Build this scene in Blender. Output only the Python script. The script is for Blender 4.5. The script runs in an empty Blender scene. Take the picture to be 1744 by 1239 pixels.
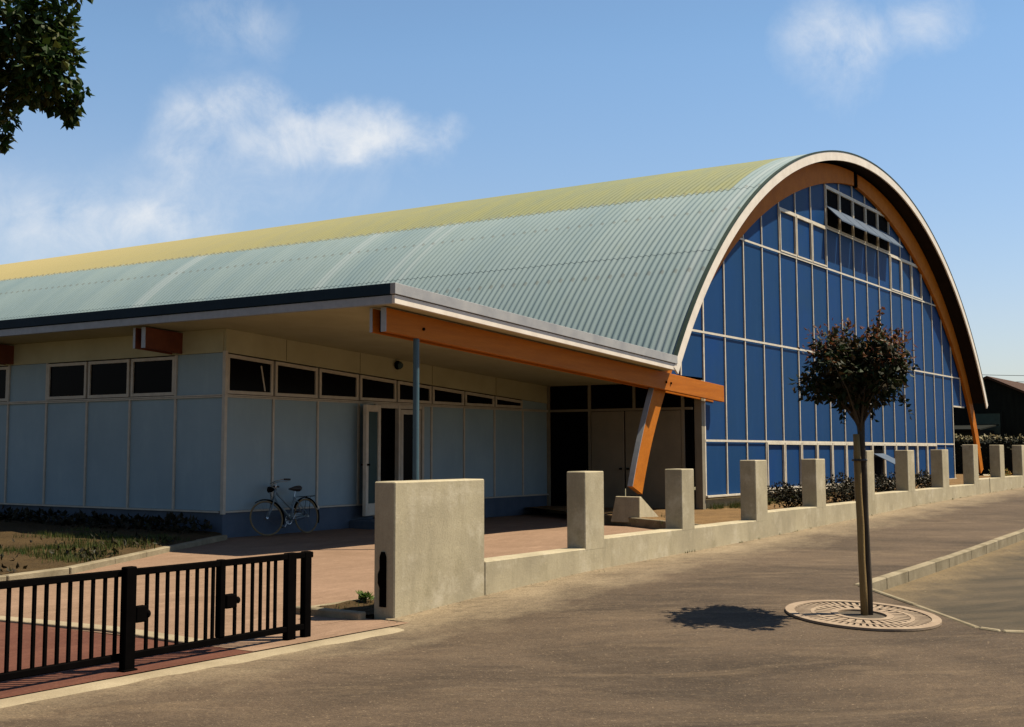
import bpy, bmesh, math, random
from mathutils import Vector, Matrix, noise as mnoise
random.seed(7)
R = math.radians
S = bpy.context.scene
COL = S.collection

# ------------------------------------------------------------------ materials
def new_mat(name):
    m = bpy.data.materials.new(name); m.use_nodes = True
    nt = m.node_tree; b = nt.nodes['Principled BSDF']
    return m, nt, b

def lk(nt, a, b): nt.links.new(a, b)

def noise_node(nt, coord, scale, detail=5, rough=.6, stretch=None, dist=0):
    n = nt.nodes.new('ShaderNodeTexNoise'); n.inputs['Scale'].default_value = scale
    n.inputs['Detail'].default_value = detail; n.inputs['Roughness'].default_value = rough
    n.inputs['Distortion'].default_value = dist
    if stretch:
        mp = nt.nodes.new('ShaderNodeMapping'); mp.inputs['Scale'].default_value = stretch
        if len(stretch) > 3: pass
        lk(nt, coord, mp.inputs['Vector']); lk(nt, mp.outputs[0], n.inputs['Vector'])
    else: lk(nt, coord, n.inputs['Vector'])
    return n.outputs['Fac']

def ramp(nt, fac, lo, hi):
    r = nt.nodes.new('ShaderNodeMapRange'); r.inputs[1].default_value = lo; r.inputs[2].default_value = hi
    lk(nt, fac, r.inputs[0]); return r.outputs[0]

def mixc(nt, fac, a, b, mode='MIX'):
    n = nt.nodes.new('ShaderNodeMix'); n.data_type = 'RGBA'; n.blend_type = mode
    if isinstance(fac, (int, float)): n.inputs[0].default_value = fac
    else: lk(nt, fac, n.inputs[0])
    for i, c in ((6, a), (7, b)):
        if isinstance(c, tuple): n.inputs[i].default_value = (*c[:3], 1)
        else: lk(nt, c, n.inputs[i])
    return n.outputs[2]

def mth(nt, op, a, b=None, c=None):
    n = nt.nodes.new('ShaderNodeMath'); n.operation = op
    for i, x in enumerate((a, b, c)):
        if x is None: continue
        if isinstance(x, (int, float)): n.inputs[i].default_value = x
        else: lk(nt, x, n.inputs[i])
    return n.outputs[0]

def ocoord(nt):
    return nt.nodes.new('ShaderNodeTexCoord').outputs['Object']

def bump(nt, b, h, strength, dist=.01):
    n = nt.nodes.new('ShaderNodeBump'); n.inputs['Strength'].default_value = strength
    n.inputs['Distance'].default_value = dist; lk(nt, h, n.inputs['Height']); lk(nt, n.outputs[0], b.inputs['Normal'])

def mat(name, c1, c2=None, scale=3, rough=.7, spec=.3, bmp=0, bscale=60, stretch=None, lo=.3, hi=.7, metal=0, grain=None, gscale=90, bdist=.01):
    """two-tone noise paint / concrete / wood"""
    m, nt, b = new_mat(name); oc = ocoord(nt)
    b.inputs['Roughness'].default_value = rough; b.inputs['Metallic'].default_value = metal
    b.inputs['Specular IOR Level'].default_value = spec
    c2 = c2 or tuple(x*.85 for x in c1)
    f = ramp(nt, noise_node(nt, oc, scale, 6, .62, stretch), lo, hi)
    col = mixc(nt, f, c1, c2)
    if grain:
        g = ramp(nt, noise_node(nt, oc, gscale, 3, .7, stretch), .3, .7)
        col = mixc(nt, mth(nt, 'MULTIPLY', g, grain), col, tuple(x*.35 for x in c2))
    lk(nt, col, b.inputs['Base Color'])
    if bmp: bump(nt, b, noise_node(nt, oc, bscale, 4, .7), bmp, bdist)
    return m

def leaf_mat(name, cols, trans=.25, rough=.55):
    m, nt, b = new_mat(name)
    g = nt.nodes.new('ShaderNodeNewGeometry')
    cr = nt.nodes.new('ShaderNodeValToRGB'); lk(nt, g.outputs['Random Per Island'], cr.inputs[0])
    el = cr.color_ramp.elements
    while len(el) < len(cols): el.new(.5)
    for i, c in enumerate(cols):
        el[i].position = i/(len(cols)-1); el[i].color = (*c, 1)
    lk(nt, cr.outputs[0], b.inputs['Base Color']); b.inputs['Roughness'].default_value = rough
    b.inputs['Specular IOR Level'].default_value = .14
    t = nt.nodes.new('ShaderNodeBsdfTranslucent'); lk(nt, cr.outputs[0], t.inputs[0])
    mx = nt.nodes.new('ShaderNodeMixShader'); mx.inputs[0].default_value = trans
    lk(nt, b.outputs[0], mx.inputs[1]); lk(nt, t.outputs[0], mx.inputs[2])
    lk(nt, mx.outputs[0], nt.nodes['Material Output'].inputs[0])
    return m

M = {}
M['white'] = mat('white_paint', (.68,.62,.54), (.54,.48,.41), 2.2, .55, .3, .1, 40)
M['frame'] = mat('cream_frame_paint', (.58,.53,.43), (.44,.39,.31), 6, .5, .3)
M['frame_annex'] = mat('grey_frame_paint', (.46,.43,.36), (.36,.335,.28), 6, .6, .2)
M['blue'] = mat('blue_panel_enamel', (.0085,.042,.150), (.0120,.044,.120), .8, .45, .03, .03, 25, lo=.35, hi=.65)
M['annex'] = mat('blue_grey_panel_paint', (.245,.345,.400), (.200,.290,.345), .9, .6, .2, .05, 30)
M['plinth'] = mat('slate_blue_plinth', (.085,.112,.150), (.062,.084,.115), 2.5, .85, .15, .3, 50)
M['wood'] = mat('orange_glulam', (.42,.132,.012), (.31,.090,.008), 1.6, .6, .10, .08, 60, (.5,3,7), grain=.25, gscale=14)
M['woodarch'] = mat('arch_glulam', (.44,.145,.014), (.33,.102,.010), 2.5, .65, .08, .08, 60, grain=.25, gscale=22)
M['trim'] = mat('dark_green_edge_strip', (.030,.050,.040), (.02,.034,.028), 4, .7, .15)
M['wooddark'] = mat('red_stained_timber', (.16,.045,.018), (.10,.028,.012), 4, .6, .3, .1, 60)
M['caps'] = mat('galvanised_cap_shaded_fascia', (.30,.33,.37), (.23,.26,.29), 6, .5, .3)
M['zinc'] = mat('zinc_flashing', (.31,.31,.31), (.21,.215,.23), 1.8, .55, .3, .15, 14)
M['soffit'] = mat('soffit_board', (.40,.385,.25), (.33,.315,.20), 1.2, .85, .15, .1, 30)
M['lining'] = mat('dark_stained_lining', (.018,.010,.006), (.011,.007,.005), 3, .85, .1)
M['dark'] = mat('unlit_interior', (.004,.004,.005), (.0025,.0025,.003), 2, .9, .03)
M['steel'] = mat('black_gate_paint', (.0022,.002,.002), (.0035,.003,.003), 6, .8, .0, .1, 80)
M['pole'] = mat('teal_column_paint', (.045,.09,.115), (.03,.065,.085), 4, .5, .3)
M['door'] = mat('beige_door_paint', (.22,.19,.135), (.165,.145,.105), 1.6, .65, .2, .05, 30)
M['base'] = mat('footing_render', (.34,.285,.17), (.22,.19,.105), 3, .9, .15, .3, 40)
M['kerb'] = mat('kerb_stone', (.30,.255,.175), (.15,.125,.08), 2.6, .9, .12, .5, 45, grain=.3)
M['iron'] = mat('cast_iron_grate', (.29,.225,.16), (.20,.145,.10), 5, .8, .2, .3, 90)
M['bark'] = mat('young_bark', (.095,.078,.058), (.040,.033,.026), 9, .9, .15, .8, 60, (1,1,.25))
M['stakewood'] = mat('weathered_stake', (.27,.185,.075), (.10,.064,.028), 7, .85, .15, .6, 50, (1,1,.12))
M['bigbark'] = mat('old_bark', (.075,.06,.045), (.03,.025,.02), 5, .95, .1, 1, 20, (1,1,.3))
M['rubber'] = mat('tan_tyre', (.24,.175,.09), (.15,.11,.055), 12, .85, .15)
M['chrome'] = mat('chromed_steel', (.6,.6,.58), (.42,.42,.4), 9, .3, .5, metal=.9)
M['spoke'] = mat('dull_spoke_wire', (.10,.10,.10), (.06,.06,.06), 9, .5, .3)
M['bikeframe'] = mat('pale_blue_frame_enamel', (.15,.205,.235), (.115,.16,.185), 7, .35, .5)
M['blackplastic'] = mat('black_leather', (.018,.016,.015), (.03,.026,.023), 9, .55, .4)
M['barnwood'] = mat('tarred_boards', (.012,.014,.011), (.006,.007,.006), 2.2, .9, .1, .5, 20, (3,3,.4))
M['tile'] = mat('brown_roof_tile', (.062,.030,.016), (.035,.018,.010), 1.4, .85, .15, .8, 6, (1,1,1))
M['greenpane'] = mat('green_shutter_board', (.05,.075,.06), (.03,.05,.04), 2.5, .6, .2)
M['earth'] = mat('dry_earth', (.22,.135,.06), (.12,.075,.036), 2.6, 1, .1, .9, 26, grain=.3, gscale=40, bdist=.04)
M['bedsoil'] = mat('planting_soil', (.046,.030,.014), (.088,.058,.026), 2.1, 1, .1, 1, 18, grain=.4, gscale=26, bdist=.06)

def panel_var(m, amt, tint):
    nt = m.node_tree; b = nt.nodes['Principled BSDF']; src = b.inputs['Base Color'].links[0].from_socket
    oi = nt.nodes.new('ShaderNodeObjectInfo')
    c = mixc(nt, mth(nt,'MULTIPLY', oi.outputs['Random'], amt), src, tint); lk(nt, c, b.inputs['Base Color'])
    oc = ocoord(nt); f = ramp(nt, noise_node(nt, oc, 3.5, 6, .7, (1,1,.3)), .5, .75)
    c = mixc(nt, mth(nt,'MULTIPLY', f, .22), c, tuple(x*1.5+.004 for x in tint)); lk(nt, c, b.inputs['Base Color'])
panel_var(M['blue'], .8, (.009,.040,.110))
panel_var(M['annex'], .5, (.215,.285,.31))
def glass_mat(name, c):
    m, nt, b = new_mat(name); oc = ocoord(nt)
    f = noise_node(nt, oc, .7, 3)
    lk(nt, mixc(nt, f, c, tuple(x*.5 for x in c)), b.inputs['Base Color'])
    b.inputs['Roughness'].default_value = .25; b.inputs['Specular IOR Level'].default_value = .03
    return m
M['glass'] = glass_mat('dark_window_glass', (.003,.003,.004))
M['tealglass'] = glass_mat('wired_door_glass', (.07,.11,.11))
M['sash'] = mat('sash_underside', (.075,.10,.14), (.06,.08,.115), 2, .6, .1)

def concrete_mat():
    m, nt, b = new_mat('board_marked_concrete'); oc = ocoord(nt)
    f = ramp(nt, noise_node(nt, oc, 1.3, 7, .65), .32, .68)
    col = mixc(nt, f, (.395,.345,.235), (.275,.240,.165))
    f2 = ramp(nt, noise_node(nt, oc, 3.1, 6, .7, (1,1,.45)), .52, .72)
    col = mixc(nt, mth(nt,'MULTIPLY',f2,.55), col, (.205,.178,.108))
    f3 = ramp(nt, noise_node(nt, oc, 70, 3, .7), .45, .75)
    col = mixc(nt, mth(nt,'MULTIPLY',f3,.35), col, (.22,.18,.12))
    f5 = ramp(nt, noise_node(nt, oc, 5.5, 6, .7, (1,1,.16)), .50, .70)
    col = mixc(nt, mth(nt,'MULTIPLY',f5,.42), col, (.215,.185,.125))
    f6 = ramp(nt, noise_node(nt, oc, 2.3, 7, .72), .52, .66)
    col = mixc(nt, mth(nt,'MULTIPLY',f6,.52), col, (.48,.43,.33))
    f7 = ramp(nt, noise_node(nt, oc, 24, 5, .75), .50, .72)
    col = mixc(nt, mth(nt,'MULTIPLY',f7,.30), col, (.20,.165,.10))
    f4 = ramp(nt, noise_node(nt, oc, 14, 4, .7), .6, .75)
    col = mixc(nt, mth(nt,'MULTIPLY',f4,.35), col, (.54,.44,.28))
    lk(nt, col, b.inputs['Base Color']); b.inputs['Roughness'].default_value = .92
    b.inputs['Specular IOR Level'].default_value = .15
    bump(nt, b, noise_node(nt, oc, 34, 6, .75), .35, .012)
    return m
M['concrete'] = concrete_mat()

def pavement_mat():
    m, nt, b = new_mat('worn_brown_asphalt'); oc = ocoord(nt)
    rot = nt.nodes.new('ShaderNodeMapping'); rot.inputs['Rotation'].default_value = (0,0,R(38)); lk(nt, oc, rot.inputs['Vector'])
    v = rot.outputs[0]
    f = ramp(nt, noise_node(nt, v, .55, 6, .6, (.6,1.5,1), .6), .33, .70)
    col = mixc(nt, f, (.041,.0285,.0185), (.127,.089,.0575))
    f2 = ramp(nt, noise_node(nt, v, .9, 7, .68, (.45,2.0,1), .8), .52, .74)
    col = mixc(nt, mth(nt,'MULTIPLY',f2,.58), col, (.225,.160,.098))
    f5 = ramp(nt, noise_node(nt, v, 1.6, 6, .65, (.5,2.2,1), .5), .56, .74)
    col = mixc(nt, mth(nt,'MULTIPLY',f5,.45), col, (.034,.024,.017))
    # sand washed against the foot of the wall
    sx = nt.nodes.new('ShaderNodeSeparateXYZ'); lk(nt, oc, sx.inputs[0])
    edge = mth(nt,'ADD', sx.outputs[1], mth(nt,'MULTIPLY', mth(nt,'SUBTRACT',noise_node(nt, oc, 1.4, 6, .7, (.6,1.2,1)),.5), 1.9))
    col = mixc(nt, mth(nt,'MULTIPLY',ramp(nt, edge, 6.55, 7.55),.9), col, (.30,.235,.15))
    f6 = ramp(nt, noise_node(nt, v, 5.5, 6, .72, (.5,1.9,1), .4), .5, .72)
    col = mixc(nt, mth(nt,'MULTIPLY',f6,.38), col, (.135,.104,.073))
    f7 = ramp(nt, noise_node(nt, v, 4.2, 6, .72, (.5,1.9,1), .4), .54, .74)
    col = mixc(nt, mth(nt,'MULTIPLY',f7,.58), col, (.030,.022,.016))
    f8 = ramp(nt, noise_node(nt, oc, 19, 5, .78), .42, .66)
    col = mixc(nt, mth(nt,'MULTIPLY',f8,.30), col, (.030,.022,.014))
    f9 = ramp(nt, noise_node(nt, oc, 26, 4, .75, (1.2,.9,1)), .54, .70)
    col = mixc(nt, mth(nt,'MULTIPLY',f9,.38), col, (.215,.155,.090))
    g = ramp(nt, noise_node(nt, oc, 55, 3, .8), .38, .66)
    col = mixc(nt, mth(nt,'MULTIPLY',g,.5), col, (.018,.013,.009))
    g2 = ramp(nt, noise_node(nt, oc, 38, 2, .6), .66, .74)
    col = mixc(nt, mth(nt,'MULTIPLY',g2,.6), col, (.28,.21,.14))
    lk(nt, col, b.inputs['Base Color']); b.inputs['Roughness'].default_value = .9
    b.inputs['Specular IOR Level'].default_value = .2
    h = mth(nt,'ADD', noise_node(nt, oc, 80, 4, .8), mth(nt,'MULTIPLY',noise_node(nt, v, 3.2, 4, .6, (.5,1.6,1)), 2.2))
    bump(nt, b, h, .55, .012)
    return m
M['pavement'] = pavement_mat()

def bay_mat():
    m, nt, b = new_mat('parking_bay_asphalt'); oc = ocoord(nt)
    rot = nt.nodes.new('ShaderNodeMapping'); rot.inputs['Rotation'].default_value = (0,0,R(28)); lk(nt, oc, rot.inputs['Vector'])
    f = ramp(nt, noise_node(nt, rot.outputs[0], .8, 6, .65, (.4,2.4,1), .5), .36, .68)
    col = mixc(nt, f, (.033,.028,.018), (.098,.074,.045))
    sx = nt.nodes.new('ShaderNodeSeparateXYZ'); lk(nt, oc, sx.inputs[0])
    edge = mth(nt,'ADD', sx.outputs[1], mth(nt,'MULTIPLY', mth(nt,'SUBTRACT',noise_node(nt, oc, 1.2, 6, .7),.5), 2.2))
    col = mixc(nt, mth(nt,'MULTIPLY',ramp(nt, edge, 4.0, 5.0),.75), col, (.23,.165,.085))
    gq = ramp(nt, noise_node(nt, oc, 19, 5, .78), .42, .66); col = mixc(nt, mth(nt,'MULTIPLY',gq,.4), col, (.03,.023,.013))
    g = ramp(nt, noise_node(nt, oc, 55, 3, .8), .38, .66)
    col = mixc(nt, mth(nt,'MULTIPLY',g,.35), col, (.04,.032,.024))
    lk(nt, col, b.inputs['Base Color']); b.inputs['Roughness'].default_value = .9; b.inputs['Specular IOR Level'].default_value = .2
    bump(nt, b, noise_node(nt, oc, 70, 4, .8), .5, .012)
    return m
M['bay'] = bay_mat()

def court_mat(name, c1, c2, c3):
    m, nt, b = new_mat(name); oc = ocoord(nt)
    f = ramp(nt, noise_node(nt, oc, .8, 6, .65, (.7,1.6,1), .5), .35, .68)
    col = mixc(nt, f, c1, c2)
    f2 = ramp(nt, noise_node(nt, oc, 1.9, 6, .7, (.6,1.8,1)), .55, .75)
    col = mixc(nt, mth(nt,'MULTIPLY',f2,.6), col, c3)
    f3 = ramp(nt, noise_node(nt, oc, 6.5, 6, .75, (.6,1.6,1)), .46, .68)
    col = mixc(nt, mth(nt,'MULTIPLY',f3,.45), col, tuple(x*.62 for x in c1))
    f4 = ramp(nt, noise_node(nt, oc, 21, 5, .78), .52, .70)
    col = mixc(nt, mth(nt,'MULTIPLY',f4,.40), col, c3)
    g = ramp(nt, noise_node(nt, oc, 60, 3, .8), .4, .66)
    col = mixc(nt, mth(nt,'MULTIPLY',g,.42), col, tuple(x*.4 for x in c1))
    lk(nt, col, b.inputs['Base Color']); b.inputs['Roughness'].default_value = .92; b.inputs['Specular IOR Level'].default_value = .15
    bump(nt, b, noise_node(nt, oc, 60, 5, .8), .45, .012)
    return m
M['court'] = court_mat('rose_gravel_court', (.190,.122,.080), (.255,.166,.112), (.36,.245,.165))
M['drive'] = court_mat('red_gravel_drive', (.088,.033,.021), (.125,.05,.032), (.18,.09,.058))
M['ground'] = court_mat('verge_earth', (.16,.13,.08), (.12,.12,.06), (.2,.17,.1))
M['strip'] = mat('pale_threshold_concrete', (.34,.285,.195), (.215,.175,.115), 1.8, .95, .1, .5, 40, grain=.35)

M['leaf_small'] = leaf_mat('plum_leaf', [(.007,.014,.004),(.014,.026,.007),(.022,.024,.008),(.042,.024,.010),(.010,.018,.006)], .16)
M['leaf_red'] = leaf_mat('young_plum_leaf', [(.10,.026,.010),(.14,.045,.016),(.060,.030,.012),(.16,.075,.025)], .3)
M['leaf_big'] = leaf_mat('plane_leaf', [(.008,.022,.004),(.018,.042,.007),(.012,.030,.005),(.036,.058,.010),(.060,.062,.014)], .22)
M['leaf_bush'] = leaf_mat('shrub_leaf', [(.008,.009,.004),(.015,.014,.006),(.028,.018,.008),(.014,.018,.006)], .1)
M['leaf_hedge'] = leaf_mat('hedge_leaf', [(.007,.011,.004),(.013,.017,.006),(.022,.024,.010),(.06,.05,.024)], .08)
M['drytop'] = leaf_mat('dry_hedge_top', [(.34,.29,.17),(.22,.19,.09),(.42,.36,.22),(.12,.12,.05)], .15)  # pale leaf tones standing in for sunlight on the hedge top
M['grass'] = leaf_mat('grass_blade', [(.028,.062,.010),(.070,.070,.018),(.016,.046,.007),(.12,.09,.032)], .25)
M['weed'] = leaf_mat('weed_leaf', [(.045,.095,.018),(.075,.12,.025),(.10,.13,.03)], .3)
M['flower'] = leaf_mat('yellow_bloom', [(.50,.33,.08),(.40,.20,.07),(.16,.16,.04),(.06,.09,.02)], .2)

# ------------------------------------------------------------------ mesh builder
WL = {}   # world location of every thing / part (parts sit at their thing's origin)
class MB:
    def __init__(s): s.v = []; s.f = []
    def add(s, vs, fs):
        o = len(s.v); s.v += [tuple(x) for x in vs]; s.f += [tuple(i+o for i in f) for f in fs]; return s
    def hexa(s, p):
        return s.add(p, [(0,3,2,1),(4,5,6,7),(0,1,5,4),(1,2,6,5),(2,3,7,6),(3,0,4,7)])
    def box(s, x0,x1,y0,y1,z0,z1):
        return s.hexa([(x0,y0,z0),(x1,y0,z0),(x1,y1,z0),(x0,y1,z0),(x0,y0,z1),(x1,y0,z1),(x1,y1,z1),(x0,y1,z1)])
    def prism(s, poly, d):
        n = len(poly); d = Vector(d); a = [Vector(p) for p in poly]; b = [p+d for p in a]
        return s.add(a+b, [tuple(range(n))[::-1], tuple(range(n,2*n))]+[(i,(i+1)%n,n+(i+1)%n,n+i) for i in range(n)])
    def tube(s, pts, rad, n=8, cap=True, closed=False):
        pts = [Vector(p) for p in pts]; m = len(pts)
        if not hasattr(rad,'__len__'): rad = [rad]*m
        ups = None; vs = []
        for i,p in enumerate(pts):
            if closed: t = pts[(i+1)%m]-pts[i-1]
            else: t = pts[min(i+1,m-1)]-pts[max(i-1,0)]
            t.normalize()
            if ups is None: ups = t.orthogonal().normalized()
            ups = (ups - t*ups.dot(t)); ups.normalize(); w = t.cross(ups)
            for k in range(n):
                a = 2*math.pi*k/n; vs.append(p + (ups*math.cos(a)+w*math.sin(a))*rad[i])
        fs = []
        for i in range(m if closed else m-1):
            j = (i+1)%m
            for k in range(n): fs.append((i*n+k, i*n+(k+1)%n, j*n+(k+1)%n, j*n+k))
        if cap and not closed: fs += [tuple(range(n))[::-1], tuple((m-1)*n+k for k in range(n))]
        return s.add(vs, fs)
    def ring(s, c, r, axis='y', rad=.01, n=40, k=6):
        c = Vector(c); pts = []
        for i in range(n):
            a = 2*math.pi*i/n
            d = {'y':(math.cos(a),0,math.sin(a)),'z':(math.cos(a),math.sin(a),0),'x':(0,math.cos(a),math.sin(a))}[axis]
            pts.append(c+Vector(d)*r)
        return s.tube(pts, rad, k, closed=True)
    def grid(s, us, vs_, fn):
        n = len(vs_); P = [fn(u,v) for u in us for v in vs_]
        return s.add(P, [(i*n+j,(i+1)*n+j,(i+1)*n+j+1,i*n+j+1) for i in range(len(us)-1) for j in range(n-1)])
    def leaf(s, p, d, nrm, l, w, fold=.25):
        d = Vector(d).normalized(); sd = d.cross(Vector(nrm))
        if sd.length < 1e-4: sd = d.orthogonal()
        sd.normalize(); up = sd.cross(d); p = Vector(p)
        return s.add([p, p+d*l*.45+sd*w*.5-up*w*fold, p+d*l, p+d*l*.45-sd*w*.5-up*w*fold, p+d*l*.5],
                     [(0,1,4),(1,2,4),(2,3,4),(3,0,4)])
    def build(s, name, m, parent=None, bevel=0, smooth=False, label=None, world=True, loc=None, planes=None, angle=None):
        me = bpy.data.meshes.new(name)
        off = Vector((0,0,0))
        if world and parent is not None: off = WL[parent.name]
        if loc is not None: off = Vector(loc)
        me.from_pydata([Vector(v)-off for v in s.v], [], s.f)
        bm = bmesh.new(); bm.from_mesh(me)
        if planes:
            for co, no in planes:
                bmesh.ops.bisect_plane(bm, geom=bm.verts[:]+bm.edges[:]+bm.faces[:], plane_co=Vector(co)-off, plane_no=no, clear_inner=True)
        if bevel:
            es = [e for e in bm.edges if len(e.link_faces)==2 and e.calc_face_angle(0) > .6]
            bmesh.ops.bevel(bm, geom=es, offset=bevel, segments=1, affect='EDGES')
        if not planes: bmesh.ops.recalc_face_normals(bm, faces=bm.faces)
        bm.to_mesh(me); bm.free()
        if smooth:
            for p in me.polygons: p.use_smooth = True
        me.materials.append(m if not isinstance(m,str) else M[m])
        o = bpy.data.objects.new(name, me); COL.objects.link(o)
        if parent is not None:
            o.parent = parent; WL[o.name] = WL[parent.name]
        else:
            o.location = off; WL[o.name] = off
        if label: o['label'] = label
        return o

def thing(name, label, cat, loc, rot=(0,0,0), group=None):
    o = bpy.data.objects.new(name, None); COL.objects.link(o)
    o.empty_display_size = .2
    o.location = loc; o.rotation_euler = rot; WL[o.name] = Vector(loc)
    o['label'] = label; o['category'] = cat
    if group: o['group'] = group
    return o
def tag(o, label, cat, group=None):
    o['label'] = label; o['category'] = cat
    if group: o['group'] = group
    return o
def struct(o, kind='structure'): o['kind'] = kind; return o

def frange(a, b, n): return [a+(b-a)*i/(n-1) for i in range(n)]

# ------------------------------------------------------------------ terrain
TX = [-50,9.3,11.1,13.3,18.6,23,27,33.5,41,83,140]; TZ = [-.05,0,.09,.17,.25,.35,.45,.54,.62,.85,1.0]
def interp(x, xs, ys):
    if x <= xs[0]: return ys[0]
    for i in range(len(xs)-1):
        if x <= xs[i+1]: return ys[i]+(ys[i+1]-ys[i])*(x-xs[i])/(xs[i+1]-xs[i])
    return ys[-1]
def tz(x, y): return interp(x, TX, TZ)+.06*(min(max(y,-1.0),7.5)-7.5)
def bedz(x, y): return interp(x, [20,25,29,33,40,52,80], [.14,.18,.20,.27,.40,.52,.7])

MB().add([(-300,-300,-1.4),(500,-300,-1.4),(500,400,-1.4),(-300,400,-1.4)],[(0,1,2,3)]).build('ground','ground')
struct(bpy.data.objects['ground'])

# bay outline (clockwise seen from above): far kerb, near kerb, outer kerb
KA = Vector((14.80,4.76,0)); KC = Vector((12.99,3.05,0)); KD = Vector((12.98,2.86,0)); KE = Vector((13.16,2.60,0))
KF = KE + Vector((.65,-.76,0))*12; KB = Vector((75,4.62,0))
def inward(p, q):      # normal of the edge p->q pointing into the bay
    d = (q-p).normalized(); return Vector((-d.y, d.x, 0))
bay_edges = [(KB,KA),(KA,KC),(KC,KD),(KD,KE),(KE,KF)]
bay_planes = []
for p,q in bay_edges:
    n = inward(p,q)
    if n.dot(Vector((20,3.5,0))-p) < 0: n = -n
    bay_planes.append((p, n))

# pavement = everything outside the bay: peel the outside off plane by plane
xs = [-16+.6*i for i in range(60)] + [20+1.2*i for i in range(84)]
ys_ = frange(-14, 7.2, 44)+[7.3]
pv_all = MB().grid(xs, ys_, lambda x,y: (x,y,tz(x,y)))
pv_all.grid([x for x in frange(9.501,120,150)], [7.3,7.45,7.6], lambda x,y: (x,y,tz(x,y)))
bm_acc = MB()
def clipped(mb, planes):
    me = bpy.data.meshes.new('tmp'); me.from_pydata(mb.v, [], mb.f); bm = bmesh.new(); bm.from_mesh(me)
    for co,no in planes:
        bmesh.ops.bisect_plane(bm, geom=bm.verts[:]+bm.edges[:]+bm.faces[:], plane_co=co, plane_no=no, clear_inner=True)
    bm.verts.index_update()
    out = ([v.co.copy() for v in bm.verts], [tuple(v.index for v in f.verts) for f in bm.faces])
    bm.free(); bpy.data.meshes.remove(me); return out
for i,(p,n) in enumerate(bay_planes):
    bm_acc.add(*clipped(pv_all, [(p,-n)]+bay_planes[:i]))
struct(bm_acc.build('pavement','pavement'))
bayg = MB().grid([12+.5*i for i in range(40)]+[32+2*i for i in range(23)], frange(-8,5,40), lambda x,y: (x,y,tz(x,y)-.13))
struct(MB().add(*clipped(bayg, [(p-n*.05,n) for p,n in bay_planes])).build('parking_bay','bay'))

# kerb stones round the bay
kb = MB()
def kerb_run(p, q, width, n_out, step=1.0):
    L = (q-p).length; d = (q-p).normalized(); k = max(1, round(L/step)); st = L/k
    cuts = [0]+[(i+random.uniform(-.28,.28))*st for i in range(1,k)]+[L]
    for i in range(k):
        a = p+d*(cuts[i]+.002); b_ = p+d*(cuts[i+1]-.002); jit = random.uniform(-.004,.006)
        pts = []
        for z in (-.2, 1):
            for c in (a, b_, b_+n_out*width, a+n_out*width):
                zz = tz(c.x,c.y)+.014+jit if z == 1 else tz(c.x,c.y)-.3
                pts.append((c.x,c.y,zz))
        kb.hexa(pts)
for (p,q),(pp,n) in zip(bay_edges, bay_planes):
    if p is KB: kerb_run(q, Vector((45,4.70,0)), .11, -n, 1.0)
    else: kerb_run(p, q, .07, -n, 1.0)
struct(kb.build('kerb','kerb', bevel=.012))

# ------------------------------------------------------------------ court, drive, beds
ct = MB().grid(frange(7.45,28.2,70), frange(7.88,17.2,40), lambda x,y: (x,y,.012*mnoise.noise(Vector((x*.6,y*.6,0)))))
ct.grid(frange(7.45,9.5,8), [7.3,7.5,7.7,7.88], lambda x,y: (x,y,0))
struct(ct.build('court','court'))
dr = MB().grid(frange(-14,7.447,40), frange(7.3,14,24), lambda x,y: (x,y,.008*mnoise.noise(Vector((x*.7,y*.7,3)))-.004))
struct(dr.build('drive','drive'))
es = MB()
for (a,b_) in (((7.58,7.80),(7.70,9.2)),((7.70,9.21),(7.55,10.75)),((7.55,10.76),(7.4,13.4))):
    ax,ay = a; bx_,by = b_
    es.hexa([(ax-.2,ay,-.1),(ax,ay,-.1),(bx_,by,-.1),(bx_-.2,by,-.1),(ax-.2,ay,.018),(ax,ay,.018),(bx_,by,.018),(bx_-.2,by,.018)])
struct(es.build('edging_strip','strip', bevel=.006))
th = MB()
txs = [-14+.1*i for i in range(233)]
th.grid(txs, [0,1,2,3], lambda x,k: (x, (7.10+.05*mnoise.noise(Vector((x*2.3,0,4)))+.02*mnoise.noise(Vector((x*9,0,8))), 7.13+.05*mnoise.noise(Vector((x*2.3,0,4))), 7.21, 7.325)[k], tz(x,7.15)+(-.02,.007,.016,.012)[k]))
struct(th.build('gate_threshold','strip', smooth=True))

# planting bed by the left wall of the annex
Kl = [(16.50,16.98),(16.23,16.76),(13.96,15.63),(11.83,14.47),(10.59,13.83),(9.5,13.58),(7.5,13.42),(2,13.3),(-9,13.25)]
def kl_y(x):
    xs_ = [p[0] for p in Kl][::-1]; yy = [p[1] for p in Kl][::-1]
    return interp(x, xs_, yy)
def soil(x, t):
    y = kl_y(x)+.02+t*t*24
    h = .075+min(.16, .25*t*24**.5*.15)+(.05*mnoise.noise(Vector((x*1.3,y*1.3,1)))+.03*mnoise.noise(Vector((x*4,y*4,2))))*min(1,t*6)
    return (x, y, h)
struct(MB().grid(frange(-9,16.5,110), frange(0,1,50), soil).build('flower_bed','bedsoil', smooth=True))
kl = MB()
for (a,b_) in zip(Kl[1:],Kl[2:]):
    p = Vector((*a,0)); q = Vector((*b_,0)); L = (q-p).length; k = max(1,round(L/1.25)); d = (q-p)/k; n = Vector((-(q-p).y,(q-p).x,0)).normalized()
    for i in range(k):
        c0 = p+d*i+d*.004; c1 = p+d*(i+1)-d*.004; zt = .085+random.uniform(-.006,.006)
        kl.hexa([(c.x,c.y,z) for z in (-.1,zt) for c in (c0,c1,c1+n*.13,c0+n*.13)])
struct(kl.build('bed_kerb','kerb', bevel=.012))

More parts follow.
